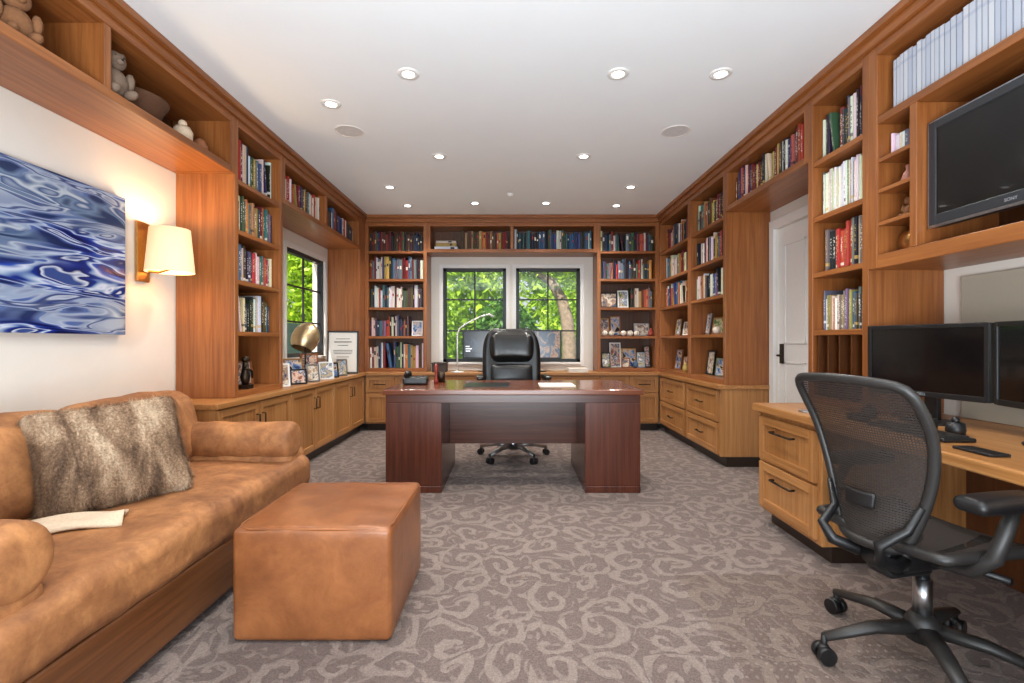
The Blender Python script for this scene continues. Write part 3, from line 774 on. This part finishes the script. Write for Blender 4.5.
top('throw_blanket',MB().grid(thr,30,16),cream,'cream folded throw blanket lying on the sofa seat','blanket').modifiers.new('s','SOLIDIFY').thickness=.012

# ------------------------------------------------------------------ wall art, sconce
t=NT('abstract_water_painting'); tc=t.n('ShaderNodeTexCoord'); mp=t.n('ShaderNodeMapping'); mp.inputs['Scale'].default_value=(1,1.15,6.4); mp.inputs['Rotation'].default_value=(math.radians(5),0,0); t.l(tc.outputs['Object'],mp.inputs[0])
nz=t.n('ShaderNodeTexNoise'); nz.inputs['Scale'].default_value=1.6; nz.inputs['Detail'].default_value=.5; t.l(mp.outputs[0],nz.inputs['Vector'])
va=t.n('ShaderNodeVectorMath',operation='MULTIPLY_ADD'); t.l(nz.outputs['Color'],va.inputs[0]); va.inputs[1].default_value=(.9,.5,1.6); t.l(mp.outputs[0],va.inputs[2])
n=t.noise(va.outputs[0],2.6,1.2,.5,.35)
rgn=t.noise(mp.outputs[0],.8,1)
bl=t.ramp(n,[(.30,srgb(8,16,66)),(.40,srgb(18,38,124)),(.44,srgb(44,80,168)),(.47,srgb(200,210,226)),(.51,srgb(120,146,186)),(.54,srgb(24,46,130)),(.60,srgb(14,26,88)),(.625,srgb(200,210,226)),(.68,srgb(54,74,134))])
gy=t.ramp(n,[(.34,srgb(42,58,94)),(.42,srgb(110,130,158)),(.48,srgb(72,92,132)),(.52,srgb(186,196,206)),(.57,srgb(62,84,128)),(.66,srgb(158,170,188))])
t.col(t.mix(t.ramp(rgn,[(.40,(0,0,0,1)),(.58,(1,1,1,1))]),bl,gy)); t.set(Roughness=.2)
top('wall_painting',MB().box(-2.305,-2.27,1.3,2.82,1.16,1.96),t.mat,'unframed blue and white rippling abstract water painting on the wall','painting',.002)
sc=root('wall_sconce',(-2.26,3.02,1.55),'brass wall sconce with lit tapered linen shade','wall lamp')
m=MB(); m.box(-2.305,-2.285,2.93,3.03,1.49,1.86); part(sc,'backplate',m,brass,.003)
m=MB(); m.tube([(-2.29,2.98,1.56),(-2.2,2.99,1.55),(-2.13,2.99,1.57),(-2.13,2.99,1.68)],.008,8); part(sc,'arm',m,brass)
t=NT('lit_linen_shade'); t.set(Base_Color=srgb(226,204,170),Roughness=.9,Emission_Color=srgb(255,206,138),Emission_Strength=.40)
m=MB().lathe([(.132,1.55),(.108,1.82),(.106,1.82),(.130,1.55)],(-2.13,2.99,0),32); part(sc,'lamp_shade',m,t.mat)
part(sc,'bulb',MB().ball((-2.13,2.99,1.70),.03,12),emis('bulb_glow',(255,214,150),7))
def light(kind,loc,energy,col,par=None,**k):
    d=bpy.data.lights.new('lamp_light',kind); d.energy=energy; d.color=col
    for a,v in k.items(): setattr(d,a,v)
    o=bpy.data.objects.new('lamp_light',d); COL.objects.link(o); o.location=loc
    if par: o.parent=par; o.location=Vector(loc)-ORG[par.name]
    return o
light('POINT',(-2.13,2.99,1.74),10,(1,.70,.40),sc,shadow_soft_size=.05)

# ------------------------------------------------------------------ ceiling fixtures
lens=emis('downlight_lens',(255,250,240),12)
def dl():
    r=root('recessed_light',(0,0,H),'round white recessed ceiling light, lit','ceiling light',local=True,group='recessed ceiling lights')
    part(r,'trim_ring',MB().lathe([(.035,-.001),(.037,-.007),(.062,-.007),(.066,-.001),(.066,.0)],(0,0,0),28),whitem)
    part(r,'lens',MB().lathe([(0,-.004),(.036,-.004)],(0,0,0),24),lens)
    d=bpy.data.lights.new('spot','SPOT'); d.energy=48; d.color=(1,.945,.865); d.spot_size=math.radians(120); d.spot_blend=.9; d.shadow_soft_size=.05
    o=bpy.data.objects.new('spot_lamp',d); COL.objects.link(o); o.parent=r; o.location=(0,0,-.03)
    return r
base=dl(); pts=[(-.63,2.92),(.645,2.92),(1.27,2.92),(-1.24,3.29),(-.64,4.22),(.63,4.22),(-1.29,5.06),(1.25,5.06),(-.435,5.65),(.4,5.65),(-1.25,5.75),(1.25,5.75),(-.6,1.2),(.6,1.2)]
base.location=(pts[0][0],pts[0][1],H)
for p in pts[1:]: clone(base,(p[0],p[1],H))
t=NT('speaker_grille'); vo=t.n('ShaderNodeTexVoronoi'); vo.inputs['Scale'].default_value=180; t.l(t.coord(rand=False),vo.inputs['Vector']); t.col(t.ramp(vo.outputs['Distance'],[(.2,srgb(170,170,170)),(.5,srgb(222,222,222))])); gr=t.mat
sp=root('ceiling_speaker',(-1.26,3.72,H),'round white grille ceiling speaker','speaker',local=True,group='ceiling speakers')
part(sp,'rim',MB().lathe([(.095,-.001),(.096,-.006),(.108,-.006),(.112,-.001)],(0,0,0),32),whitem); part(sp,'grille',MB().lathe([(0,-.005),(.095,-.004)],(0,0,0),32),gr)
clone(sp,(1.27,3.72,H))
top('sprinkler_cover',MB().lathe([(0,-.03),(.02,-.03),(.03,-.02),(.035,0)],(0,0,0),20),whitem,'small white sprinkler cover on the ceiling','sprinkler',loc=(-.02,5.3,H))

# ------------------------------------------------------------------ monitors, tv
def text(s,par,loc,rot,size,mat,name='logo'):
    cu=bpy.data.curves.new(name,'FONT'); cu.body=s; cu.size=size; cu.align_x='CENTER'; cu.extrude=.0006
    o=bpy.data.objects.new(name+'_tmp',cu); COL.objects.link(o)
    bpy.context.view_layer.update()
    me=bpy.data.meshes.new_from_object(o.evaluated_get(bpy.context.evaluated_depsgraph_get()))
    bpy.data.objects.remove(o); me.materials.clear(); me.materials.append(mat)
    n=bpy.data.objects.new(name,me); COL.objects.link(n); n.parent=par; n.location=loc; n.rotation_euler=rot; return n
silver=plain('silver_lettering',(150,152,156),.4,.2)
def monitor(loc,rz,w,h,label,bottom,screenmat=glassy,mark=None):
    r=root('computer_monitor',loc,label,'monitor',rot=(0,0,rz),local=True)
    z0=bottom; z1=bottom+h
    m=MB(); b=.018
    m.box(-w/2,w/2,0,.03,z0,z1); m.box(-w/2,-w/2+b,-.008,0,z0,z1);m.box(w/2-b,w/2,-.008,0,z0,z1);m.box(-w/2+b,w/2-b,-.008,0,z1-b,z1);m.box(-w/2+b,w/2-b,-.008,0,z0,z0+b*1.3)
    m.rbox((0,.04,(z0+z1)/2),(w*.3,.02,h*.3),.015,3)
    part(r,'housing',m,blackp,.002)
    m=MB(); m.box(-w/2+b,w/2-b,-.002,-.0005,z0+b*1.3,z1-b); part(r,'screen',m,screenmat)
    m=MB(); m.box(-.03,.03,.05,.075,.01,(z0+z1)/2); m.lathe([(0,0),(.12,0),(.12,.008),(.04,.014),(0,.014)],(0,.05,0),28); part(r,'stand',m,blackp,.003)
    if mark: text(mark,r,(0,-.0087,z0+.006),(math.pi/2,0,0),.018,silver)
    return r
DT=DZ+.045
def face(v): return math.atan2(v[1],v[0])+math.pi/2
monitor((1.95,2.28,DT),face((-.975,-.22)),.54,.34,'black flat computer monitor on the side desk',.125,mark='DELL')
monitor((1.945,1.725,DT),face((-.975,.22)),.54,.34,'second black flat computer monitor on the side desk',.125,mark='DELL')
t=NT('display_picture_a'); n=t.noise(t.coord((1,1,1.0),rand=False),5,3,.6,1); t.col((0,0,0,1)); t.set(Roughness=.2)
t.l(t.ramp(n,[(.4,srgb(8,10,20)),(.55,srgb(18,26,44)),(.62,srgb(50,66,92)),(.7,srgb(16,20,34))]),t.b.inputs['Emission Color']); t.set(Emission_Strength=.5); pa=t.mat
t=NT('display_picture_b'); tcv=t.coord((1,1,1.0),rand=False); n=t.noise(tcv,6,4,.6,1.4); t.col((0,0,0,1)); t.set(Roughness=.2)
t.l(t.ramp(n,[(.35,srgb(20,30,44)),(.5,srgb(50,74,100)),(.58,srgb(186,140,100)),(.66,srgb(110,60,40)),(.75,srgb(220,210,190))]),t.b.inputs['Emission Color']); t.set(Emission_Strength=.6); pb=t.mat
mo=monitor((-.33,6.22,ZC),0,.62,.38,'computer monitor showing a dark blue desktop on the rear counter',.16,pa)
lit=emis('screen_text_white',(225,230,240),.9)
m=MB()
for i,(a,b,w_) in enumerate([(-.27,.32,.05),(-.27,.29,.08),(-.27,.26,.06)]): m.box(a,a+w_,-.004,-.003,b,b+.012)
part(mo,'screen_icons',m,lit)
monitor((.33,6.22,ZC),0,.62,.38,'computer monitor showing a colourful picture on the rear counter',.16,pb)
tv=root('television',(1.97,1.8,1.65),'black flat television mounted in the wall unit','television')
m=MB(); X0,X1=1.95,2.0; ya,yb,za,zb=1.32,2.25,1.65,2.14; bz=.04
m.box(X0+.01,X1,ya,yb,za,zb); m.box(X0,X0+.01,ya,ya+bz,za,zb);m.box(X0,X0+.01,yb-bz,yb,za,zb);m.box(X0,X0+.01,ya+bz,yb-bz,zb-bz,zb);m.box(X0,X0+.01,ya+bz,yb-bz,za,za+bz*1.4)
m.box(X1,X1+.05,ya+.2,yb-.2,za+.1,zb-.1)
part(tv,'housing',m,tvp,.004)
m=MB(); m.box(X0+.005,X0+.0095,ya+bz,yb-bz,za+bz*1.4,zb-bz); part(tv,'screen',m,glassy)
m=MB(); m.box(X0-.002,X0+.001,ya,yb,za-.004,za+.008); m.box(X0-.002,X0+.001,yb-.005,yb,za,zb);m.box(X0-.002,X0+.001,ya,yb,zb-.005,zb); part(tv,'bezel_strip',m,chrome)
m=MB(); m.box(X1+.05,2.29,1.7,1.85,1.8,2.0); part(tv,'wall_bracket',m,blackp)
text('SONY',tv,(-.0215,.075,.022),(math.pi/2,0,-math.pi/2),.019,silver)
kb=root('keyboard',(1.70,2.02,DT),'flat black computer keyboard','keyboard',rot=(0,0,math.radians(-90)),local=True)
m=MB(); m.rbox((0,0,.009),(.2,.065,.008),.006,4); part(kb,'body',m,blackp)
m=MB()
for i in range(14):
    for j in range(5): m.box(-.185+i*.0265,-.163+i*.0265,-.055+j*.022,-.037+j*.022,.016,.021)
part(kb,'keys',m,greyp,kind='stuff')
top('computer_mouse',MB().rbox((1.68,2.33,DT+.017),(.03,.05,.016),.015,5,(0,0,.004)),blackp,'small black computer mouse','mouse')
for (x,y,lb) in((1.82,2.10,'small round black webcam gadget on the desk'),(1.80,2.42,'small black round speaker beside the monitor'),(1.83,1.98,'small black round gadget between the monitors')):
    m=MB(); m.lathe([(0,0),(.03,0),(.034,.02),(.03,.05),(0,.055)],(x,y,DT),20); m.ball((x,y,DT+.06),.015,10); top('desk_gadget',m,blackp,lb,'gadget')
top('coaster',MB().lathe([(0,0),(.05,0),(.05,.008),(0,.008)],(1.62,2.62,DT),24),chrome,'round grey coaster on the side desk','coaster')
top('mobile_phone',MB().rbox((1.62,1.66,DT+.006),(.036,.07,.005),.004,4),blackp,'black mobile phone lying on the side desk','phone')

# ------------------------------------------------------------------ photo frames and ornaments
def photo_mat(i):
    t=NT('photo_print'); v=t.coord((1,1,1)); n=t.noise(v,14,3,.6,.6)
    pals=[[(60,80,110),(180,150,120),(230,220,205),(40,40,50)],[(70,110,70),(200,180,150),(90,120,150),(240,235,225)],[(150,90,70),(230,200,180),(60,60,80),(200,200,210)],[(40,60,110),(120,150,190),(220,190,160),(30,30,40)]]
    p=pals[i%4]; t.col(t.ramp(n,[(.35,srgb(*p[0])),(.47,srgb(*p[1])),(.56,srgb(*p[2])),(.66,srgb(*p[3]))])); t.set(Roughness=.25); return t.mat
PM=[photo_mat(i) for i in range(4)]
FM=[blackm,whitem,brass,wz,chrome]
FN=['black','white','gold','brown wooden','silver']
def frame(loc,rz,w,h,fi,pi_,where,bw=.014,lean=8,matte=False,name='photo_frame',cat='photo frame',label=None):
    r=root(name,Vector(loc)+Vector((0,0,.002)),label or f'{FN[fi]} framed family photograph standing on {where}',cat,rot=(math.radians(-lean),0,rz),local=True)
    m=MB(); m.box(-w/2,-w/2+bw,0,.015,0,h);m.box(w/2-bw,w/2,0,.015,0,h);m.box(-w/2+bw,w/2-bw,0,.015,0,bw);m.box(-w/2+bw,w/2-bw,0,.015,h-bw,h);m.box(-w/2+bw,w/2-bw,.010,.015,bw,h-bw)
    part(r,'frame',m,FM[fi],.001)
    m=MB(); m.box(-w/2+bw,w/2-bw,.006,.0095,bw,h-bw)
    part(r,'photograph',m,PM[pi_%4] if not matte else paper)
    return r
k=0
for (x,zz,w_,h_,o_) in [(1.27,1.56,.22,.2,.08),(1.46,1.56,.14,.23,.1),(1.23,1.19,.13,.24,.16),(1.38,1.19,.14,.27,.2),(1.72,1.19,.2,.17,.16),(1.23,ZC+.045,.12,.2,.06),(1.37,ZC+.045,.15,.33,.14),(1.54,ZC+.045,.2,.25,.14),(1.48,ZC+.045,.11,.13,.04),(1.69,ZC+.045,.1,.2,.08),(1.79,ZC+.045,.09,.29,.14),(-1.24,1.19,.14,.2,.08)]:
    frame((x,FY+o_,zz+.002),U(-.1,.1),w_,h_,k%5,k,'a bookcase shelf'); k+=1
for (yy,zz,w_,h_) in [(4.48,1.19,.17,.21),(4.74,1.19,.24,.17),(5.0,1.19,.12,.22),(5.35,1.19,.16,.22),(5.62,1.19,.2,.16),(5.9,1.19,.15,.21),(4.42,ZC+.045,.16,.26),(4.66,ZC+.045,.22,.18),(4.95,ZC+.045,.14,.25),(5.35,ZC+.045,.18,.28),(5.6,ZC+.045,.22,.17),(5.9,ZC+.045,.16,.25)]:
    frame((FX+.13,yy,zz+.002),-math.pi/2+U(-.1,.2),w_,h_,k%5,k,'a bookcase shelf'); k+=1
for (xx,yy,w_,h_) in [(-1.96,4.08,.15,.2),(-2.1,4.22,.2,.26),(-1.92,4.33,.15,.14),(-2.02,4.46,.18,.23),(-1.90,4.60,.13,.17),(-1.89,4.90,.15,.18),(-2.12,5.06,.2,.26),(-1.90,5.12,.13,.16),(-2.0,5.26,.18,.16),(-1.9,5.4,.13,.19)]:
    frame((xx,yy,ZC+.002),math.pi/2-.75+U(-.15,.15),w_,h_,[3,0,2,4,1][k%5],k,'the wooden counter'); k+=1
cf=frame((-2.03,5.75,ZC+.002),.25,.36,.52,0,0,'',.02,8,True,'certificate_frame','framed certificate','black framed white certificate leaning on the counter')
m=MB()
for i,(w_,z_) in enumerate([(.16,.42),(.2,.38),(.12,.34),(.22,.28),(.22,.26),(.2,.24),(.14,.2),(.08,.1)]): m.box(-w_/2,w_/2,.0045,.0055,z_,z_+.006+.004*(i==1))
part(cf,'printed_lines',m,greyp)
ballm=plain('baseball_white',(218,210,194),.6); seam=plain('red_stitch',(170,40,36),.6)
bb=root('baseball',(1.30,FY+.07,1.19+.001),'white baseball with red stitching on a shelf','baseball',local=True,group='baseballs on the shelf')
part(bb,'ball',MB().ball((0,0,.037),.037,20),ballm)
pts_=[]
for i in range(40):
    q=2*math.pi*i/40; v=Vector((math.cos(q)+.35*math.cos(3*q),math.sin(q)-.35*math.sin(3*q),.85*math.sin(2*q))).normalized()*.0372; pts_.append(v+Vector((0,0,.037)))
part(bb,'stitching',MB().tube(pts_,.0012,5,closed=True),seam)
for (x,d_,zz) in[(1.46,.09,1.19),(1.55,.08,1.19),(1.55,.19,1.19),(1.63,.08,1.19),(1.21,.06,1.19)]: clone(bb,(x,FY+d_,zz+.001))
for (y_,d_) in((4.6,.06),(5.25,.07)): clone(bb,(FX+d_,y_,1.191))
for (x,y,zz,c_,lb) in((1.81,FY+.07,1.19,(150,60,48),'small red ceramic vase on the shelf'),(1.61,FY+.05,ZC+.045,(70,90,120),'small blue glazed vase on the shelf'),(1.98,5.48,ZC+.045,(190,160,90),'small yellow ceramic vase on the shelf')):
    top('small_vase',MB().lathe([(0,0),(.022,0),(.034,.03),(.03,.06),(.014,.085),(.018,.1),(.014,.1),(0,.08)],(x,y,zz+.001),18),plain('glazed_ceramic',c_,.3),lb,'vase')
dlm=root('dome_lamp',(-2.05,4.76,ZC),'silver-gold helmet-shaped dome table lamp on the counter','table lamp',local=True)
part(dlm,'base',MB().lathe([(0,0),(.08,0),(.08,.015),(.03,.03),(.012,.06),(0,.06)],(0,0,0)),bronze)
part(dlm,'stem',MB().tube([(0,0,.05),(0,0,.25),(.0,.0,.46)],.009,8),bronze)
Md=Matrix.Rotation(math.radians(-24),3,'X')@Matrix.Rotation(math.radians(10),3,'Y')
prof=[(.13*math.cos(a),.165*math.sin(a)) for a in [math.radians(x) for x in (-42,-25,-10,5,20,35,50,65,78,90)]]
prof+= [(.125*math.cos(a),.16*math.sin(a)) for a in [math.radians(x) for x in (90,75,55,30,5,-20,-42)]]
part(dlm,'lamp_shade',MB().lathe(prof,(0,.0,.42),32,M=Md),helm)
al_=root('desk_lamp',(-.69,6.06,ZC),'white slim arched desk lamp on the rear counter','desk lamp',local=True)
part(al_,'base',MB().lathe([(0,0),(.08,0),(.08,.012),(.015,.02),(0,.02)],(0,0,0)),whitem)
part(al_,'arm',MB().tube([(0,0,.015),(0,0,.3),(.0,0,.48),(.03,0,.56),(.12,0,.62),(.28,0,.70),(.36,0,.73)],.009,10),whitem)
part(al_,'lamp_head',MB().tube([(.32,0,.71),(.40,0,.735),(.46,0,.70)],[.015,.024,.028],12,flat=.5),whitem)
m=MB()
for i in range(4): m.box(.72,.96,6.05,6.3,ZC+.001+i*.012,ZC+.012+i*.012)
top('paper_stack',m,paper,'stack of white papers on the rear counter','papers',.001)
top('storage_box',MB().box(-1.02,-.84,6.1,6.3,ZC,ZC+.1).box(-1.025,-.835,6.095,6.305,ZC+.1,ZC+.12),plain('dark_box',(60,50,46),.6),'small dark lidded box on the rear counter','box',.004)
m=MB(); m.box(-1.99,-1.91,3.47,3.55,ZC+.046,ZC+.075); m.tube([(-1.95,3.51,ZC+.07),(-1.94,3.49,ZC+.13),(-1.96,3.53,ZC+.18),(-1.95,3.51,ZC+.24)],[.02,.035,.024,.018],12); m.ball((-1.95,3.51,ZC+.26),.026,12)
m.tube([(-1.945,3.50,ZC+.20),(-1.93,3.56,ZC+.17),(-1.93,3.57,ZC+.12)],[.012,.01,.008],8)
top('bronze_sculpture',m,bronze,'small dark bronze figure sculpture on the shelf','sculpture')
frame((-2.1,3.78,ZC+.047),math.pi/2-.5,.14,.19,3,2,'a bookcase shelf')
zb_=ZU+.045
teddy=plain('teddy_plush',(128,86,54),.95,bump=.8,bscale=90)
def bear(loc,rz,s,label,mat):
    r=root('stuffed_bear',loc,label,'stuffed toy',rot=(0,0,rz),local=True)
    m=MB(); m.ball((0,0,.07*s),(.055*s,.05*s,.065*s),16); m.ball((0,-.005,.165*s),(.045*s,.042*s,.04*s),16)
    for q in(-1,1):
        m.ball((q*.035*s,0,.2*s),(.016*s,.009*s,.016*s),10); m.ball((q*.055*s,-.02*s,.095*s),(.017*s,.022*s,.038*s),10); m.ball((q*.035*s,-.055*s,.025*s),(.02*s,.04*s,.02*s),10)
    m.ball((0,-.04*s,.155*s),(.018*s,.018*s,.014*s),10); part(r,'body',m,mat)
    m=MB(); m.ball((0,-.058*s,.16*s),.005*s,8)
    for q in(-1,1): m.ball((q*.016*s,-.04*s,.177*s),.004*s,8)
    part(r,'face',m,blackm); return r
bear((-1.97,2.37,zb_),math.pi/2-.3,1.15,'grey-brown carved bear figure on the overhead shelf',plain('weathered_wood',(118,98,82),.8,bump=.4))
bear((-2.0,1.93,zb_),math.pi/2-.4,1.1,'brown plush bear sitting on the overhead shelf',teddy)
wick=plain('wicker',(86,54,32),.8,bump=.8,bscale=70)
m=MB(); m.lathe([(0,0),(.10,0),(.13,.05),(.15,.10),(.165,.12),(.17,.14),(.15,.15),(.12,.06),(0,.03)],(-2.09,2.64,zb_),28); m.tube([(-2.09,2.51,zb_+.13),(-2.09,2.56,zb_+.20),(-2.09,2.64,zb_+.22),(-2.09,2.72,zb_+.20),(-2.09,2.77,zb_+.13)],.008,8)
top('wicker_basket',m,wick,'brown wicker basket with handle on the overhead shelf','basket')
m=MB(); m.lathe([(0,0),(.05,0),(.055,.07),(.04,.10),(0,.10)],(-1.99,2.9,zb_),20); m.ball((-1.99,2.9,zb_+.12),.024,12); top('lidded_jar',m,cream,'small cream lidded jar on the overhead shelf','jar')
m=MB(); m.lathe([(0,0),(.03,0),(.045,.05),(.03,.09),(.02,.1),(0,.1)],(-2.0,3.08,zb_),20); top('clay_pot',m,plain('terracotta',(150,96,62),.8),'small terracotta clay pot on the overhead shelf','pot')
top('woven_box',MB().rbox((-2.08,1.62,zb_+.09),(.1,.16,.088),.02,4),wick,'brown woven storage box on the overhead shelf','box')
ck=root('brass_clock',(1.98,2.4,1.571),'small round brass desk clock in a cubby','clock',rot=(0,0,-math.pi/2),local=True)
part(ck,'case',MB().lathe([(0,.012),(.045,.012),(.05,0),(.045,-.012),(.04,-.012)],(0,0,.055),28,M=Matrix.Rotation(math.pi/2,3,'X')),brass)
part(ck,'dial',MB().lathe([(0,0),(.04,0)],(0,-.011,.055),28,M=Matrix.Rotation(math.pi/2,3,'X')),paper)
part(ck,'foot',MB().box(-.03,.03,-.012,.012,0,.012),brass)
bear((1.99,2.4,1.741),-math.pi/2,.5,'tiny brown bear ornament in a cubby',teddy)
m=MB().lathe([(0,0),(.02,0),(.03,.02),(.02,.05),(.008,.07),(.012,.09),(0,.095)],(1.98,2.4,1.911),16); top('small_figurine',m,plain('rose_ceramic',(176,120,104),.4),'small rose ceramic figurine in a cubby','figurine')

# ------------------------------------------------------------------ exterior
def leafmat(name,a,b):
    t=NT(name); n=t.noise(t.coord(),3.5,3); t.col(t.ramp(n,[(.3,srgb(*a)),(.7,srgb(*b))])); t.set(Roughness=.5)
    tl=t.n('ShaderNodeBsdfTranslucent'); t.l(t.ramp(n,[(.3,srgb(*a)),(.7,srgb(*b))]),tl.inputs[0]); ms=t.n('ShaderNodeMixShader'); ms.inputs[0].default_value=.45
    t.l(t.b.outputs[0],ms.inputs[1]); t.l(tl.outputs[0],ms.inputs[2]); t.l(ms.outputs[0],t.out.inputs[0]); return t.mat
g1=leafmat('bright_leaves',(100,146,24),(190,220,56)); g2=leafmat('deep_leaves',(36,84,24),(96,146,42)); bark=plain('pale_bark',(136,118,100),.9,bump=.8,bscale=14,var=.3)
top('garden_lawn',MB().box(-14,14,6.9,20,-.3,-.1),g2,'green garden ground outside the windows','lawn',kind='structure')
top('garden_patio',MB().box(-14,-2.6,0,6.9,-.3,-.1),plain('patio',(190,180,168),.9),'pale patio outside the side window','patio',kind='structure')
def shrub(loc,rad,mat,n,size,label):
    m=MB(); vs=[];fs=[]
    for _ in range(n):
        d=Vector((random.gauss(0,1),random.gauss(0,1),random.gauss(0,1))).normalized()*U(.45,1)**.5
        p=Vector((d.x*rad[0],d.y*rad[1],rad[2]+d.z*rad[2]))
        t1=Vector((U(-1,1),U(-1,1),U(-1,1))).normalized(); t2=t1.cross(Vector((U(-1,1),U(-1,1),U(-1,1)))).normalized()
        s=size*U(.6,1.3); i=len(vs); vs+=[p-t1*s,p+t2*s*.35,p+t1*s,p-t2*s*.35]; fs.append((i,i+1,i+2,i+3))
    m.add(vs,fs); return top('shrub',m,mat,label,'shrub',loc=loc,weld=False)
shrub((-1.75,10.0,-.1),(.75,.7,1.35),g1,3600,.08,'bright green leafy garden shrub outside the window')
shrub((-.15,10.3,-.1),(.72,.7,1.1),g2,3200,.08,'deep green garden shrub outside the window')
shrub((1.35,10.6,-.1),(.75,.7,1.3),g1,3200,.08,'yellow-green garden shrub outside the window')
shrub((2.9,10.4,-.1),(.75,.7,1.3),g2,3000,.08,'deep green leafy shrub outside the window')
shrub((-3.2,13.2,-.1),(3.2,.8,2.9),g1,11000,.15,'tall bright hedge behind the garden shrubs')
shrub((3.4,13.4,-.1),(3.3,.8,3.0),g1,11000,.15,'tall bright hedge behind the garden shrubs')
shrub((-6.6,16.2,-.1),(2.9,1.2,2.6),g1,7000,.16,'bright hedge seen through the side window')
tr=root('garden_tree',(.82,8.3,-.1),'pale-barked arching garden tree outside the window','tree',local=True)
part(tr,'trunk',MB().tube([(.16,0,0),(.17,0,.7),(.17,0,1.2),(.13,0,1.6),(.04,0,1.95),(-.14,0,2.25),(-.4,.05,2.42),(-.8,.1,2.5)],[.15,.13,.12,.11,.10,.08,.06,.04],14),bark)
m=MB(); vs=[];fs=[]
for _ in range(3200):
    q=R(); p=Vector((.3-1.3*q+random.gauss(0,.16),random.gauss(0,.2),2.35+.45*math.sin(q*3)+random.gauss(0,.16))); t1=Vector((U(-1,1),U(-1,1),U(-1,1))).normalized(); t2=t1.cross(Vector((U(-1,1),U(-1,1),U(-1,1)))).normalized(); s=.06; i=len(vs); vs+=[p-t1*s,p+t2*s*.4,p+t1*s,p-t2*s*.4]; fs.append((i,i+1,i+2,i+3))
m.add(vs,fs); part(tr,'foliage',m,g1,kind='stuff',weld=False)
m=MB()
for i in range(30): m.box(-5.2+.0,-5.15,7.0+i*.2,7.0+i*.2+.19,-.1,1.55)
top('garden_fence',m,plain('blue_grey_fence',(120,136,156),.8),'blue-grey board fence outside the side window','fence',kind='structure')

# ------------------------------------------------------------------ lights / world / camera
d=bpy.data.lights.new('sun','SUN'); d.energy=9; d.angle=.02; d.color=(1,.95,.86)
o=bpy.data.objects.new('sun',d); COL.objects.link(o); o.rotation_euler=Euler((math.radians(35),0,math.radians(-20)))
d=bpy.data.lights.new('unseen_ceiling_fill','AREA'); d.energy=190; d.size=2.0; d.color=(.86,.94,1)  # added fill lamp, unseen behind the camera, aimed up to brighten the ceiling
o=bpy.data.objects.new('unseen_ceiling_fill',d); COL.objects.link(o); o.rotation_euler=(math.radians(180-30),0,0)
o.location=(0,-1.0,.9)
wd=bpy.data.worlds.new('world'); scene.world=wd; wd.use_nodes=True; nt=wd.node_tree; bg=nt.nodes['Background']
bg.inputs[0].default_value=(.86,.93,1,1); bg.inputs[1].default_value=.65
cam=bpy.data.cameras.new('camera'); cam.sensor_width=36; cam.lens=36*480/1024; cam.clip_start=.05
co=bpy.data.objects.new('camera',cam); COL.objects.link(co); co.location=(0,0,1.12); co.rotation_euler=(math.pi/2,0,0)
scene.camera=co
scene.view_settings.view_transform='Standard'; scene.view_settings.look='None'; scene.view_settings.exposure=0.40
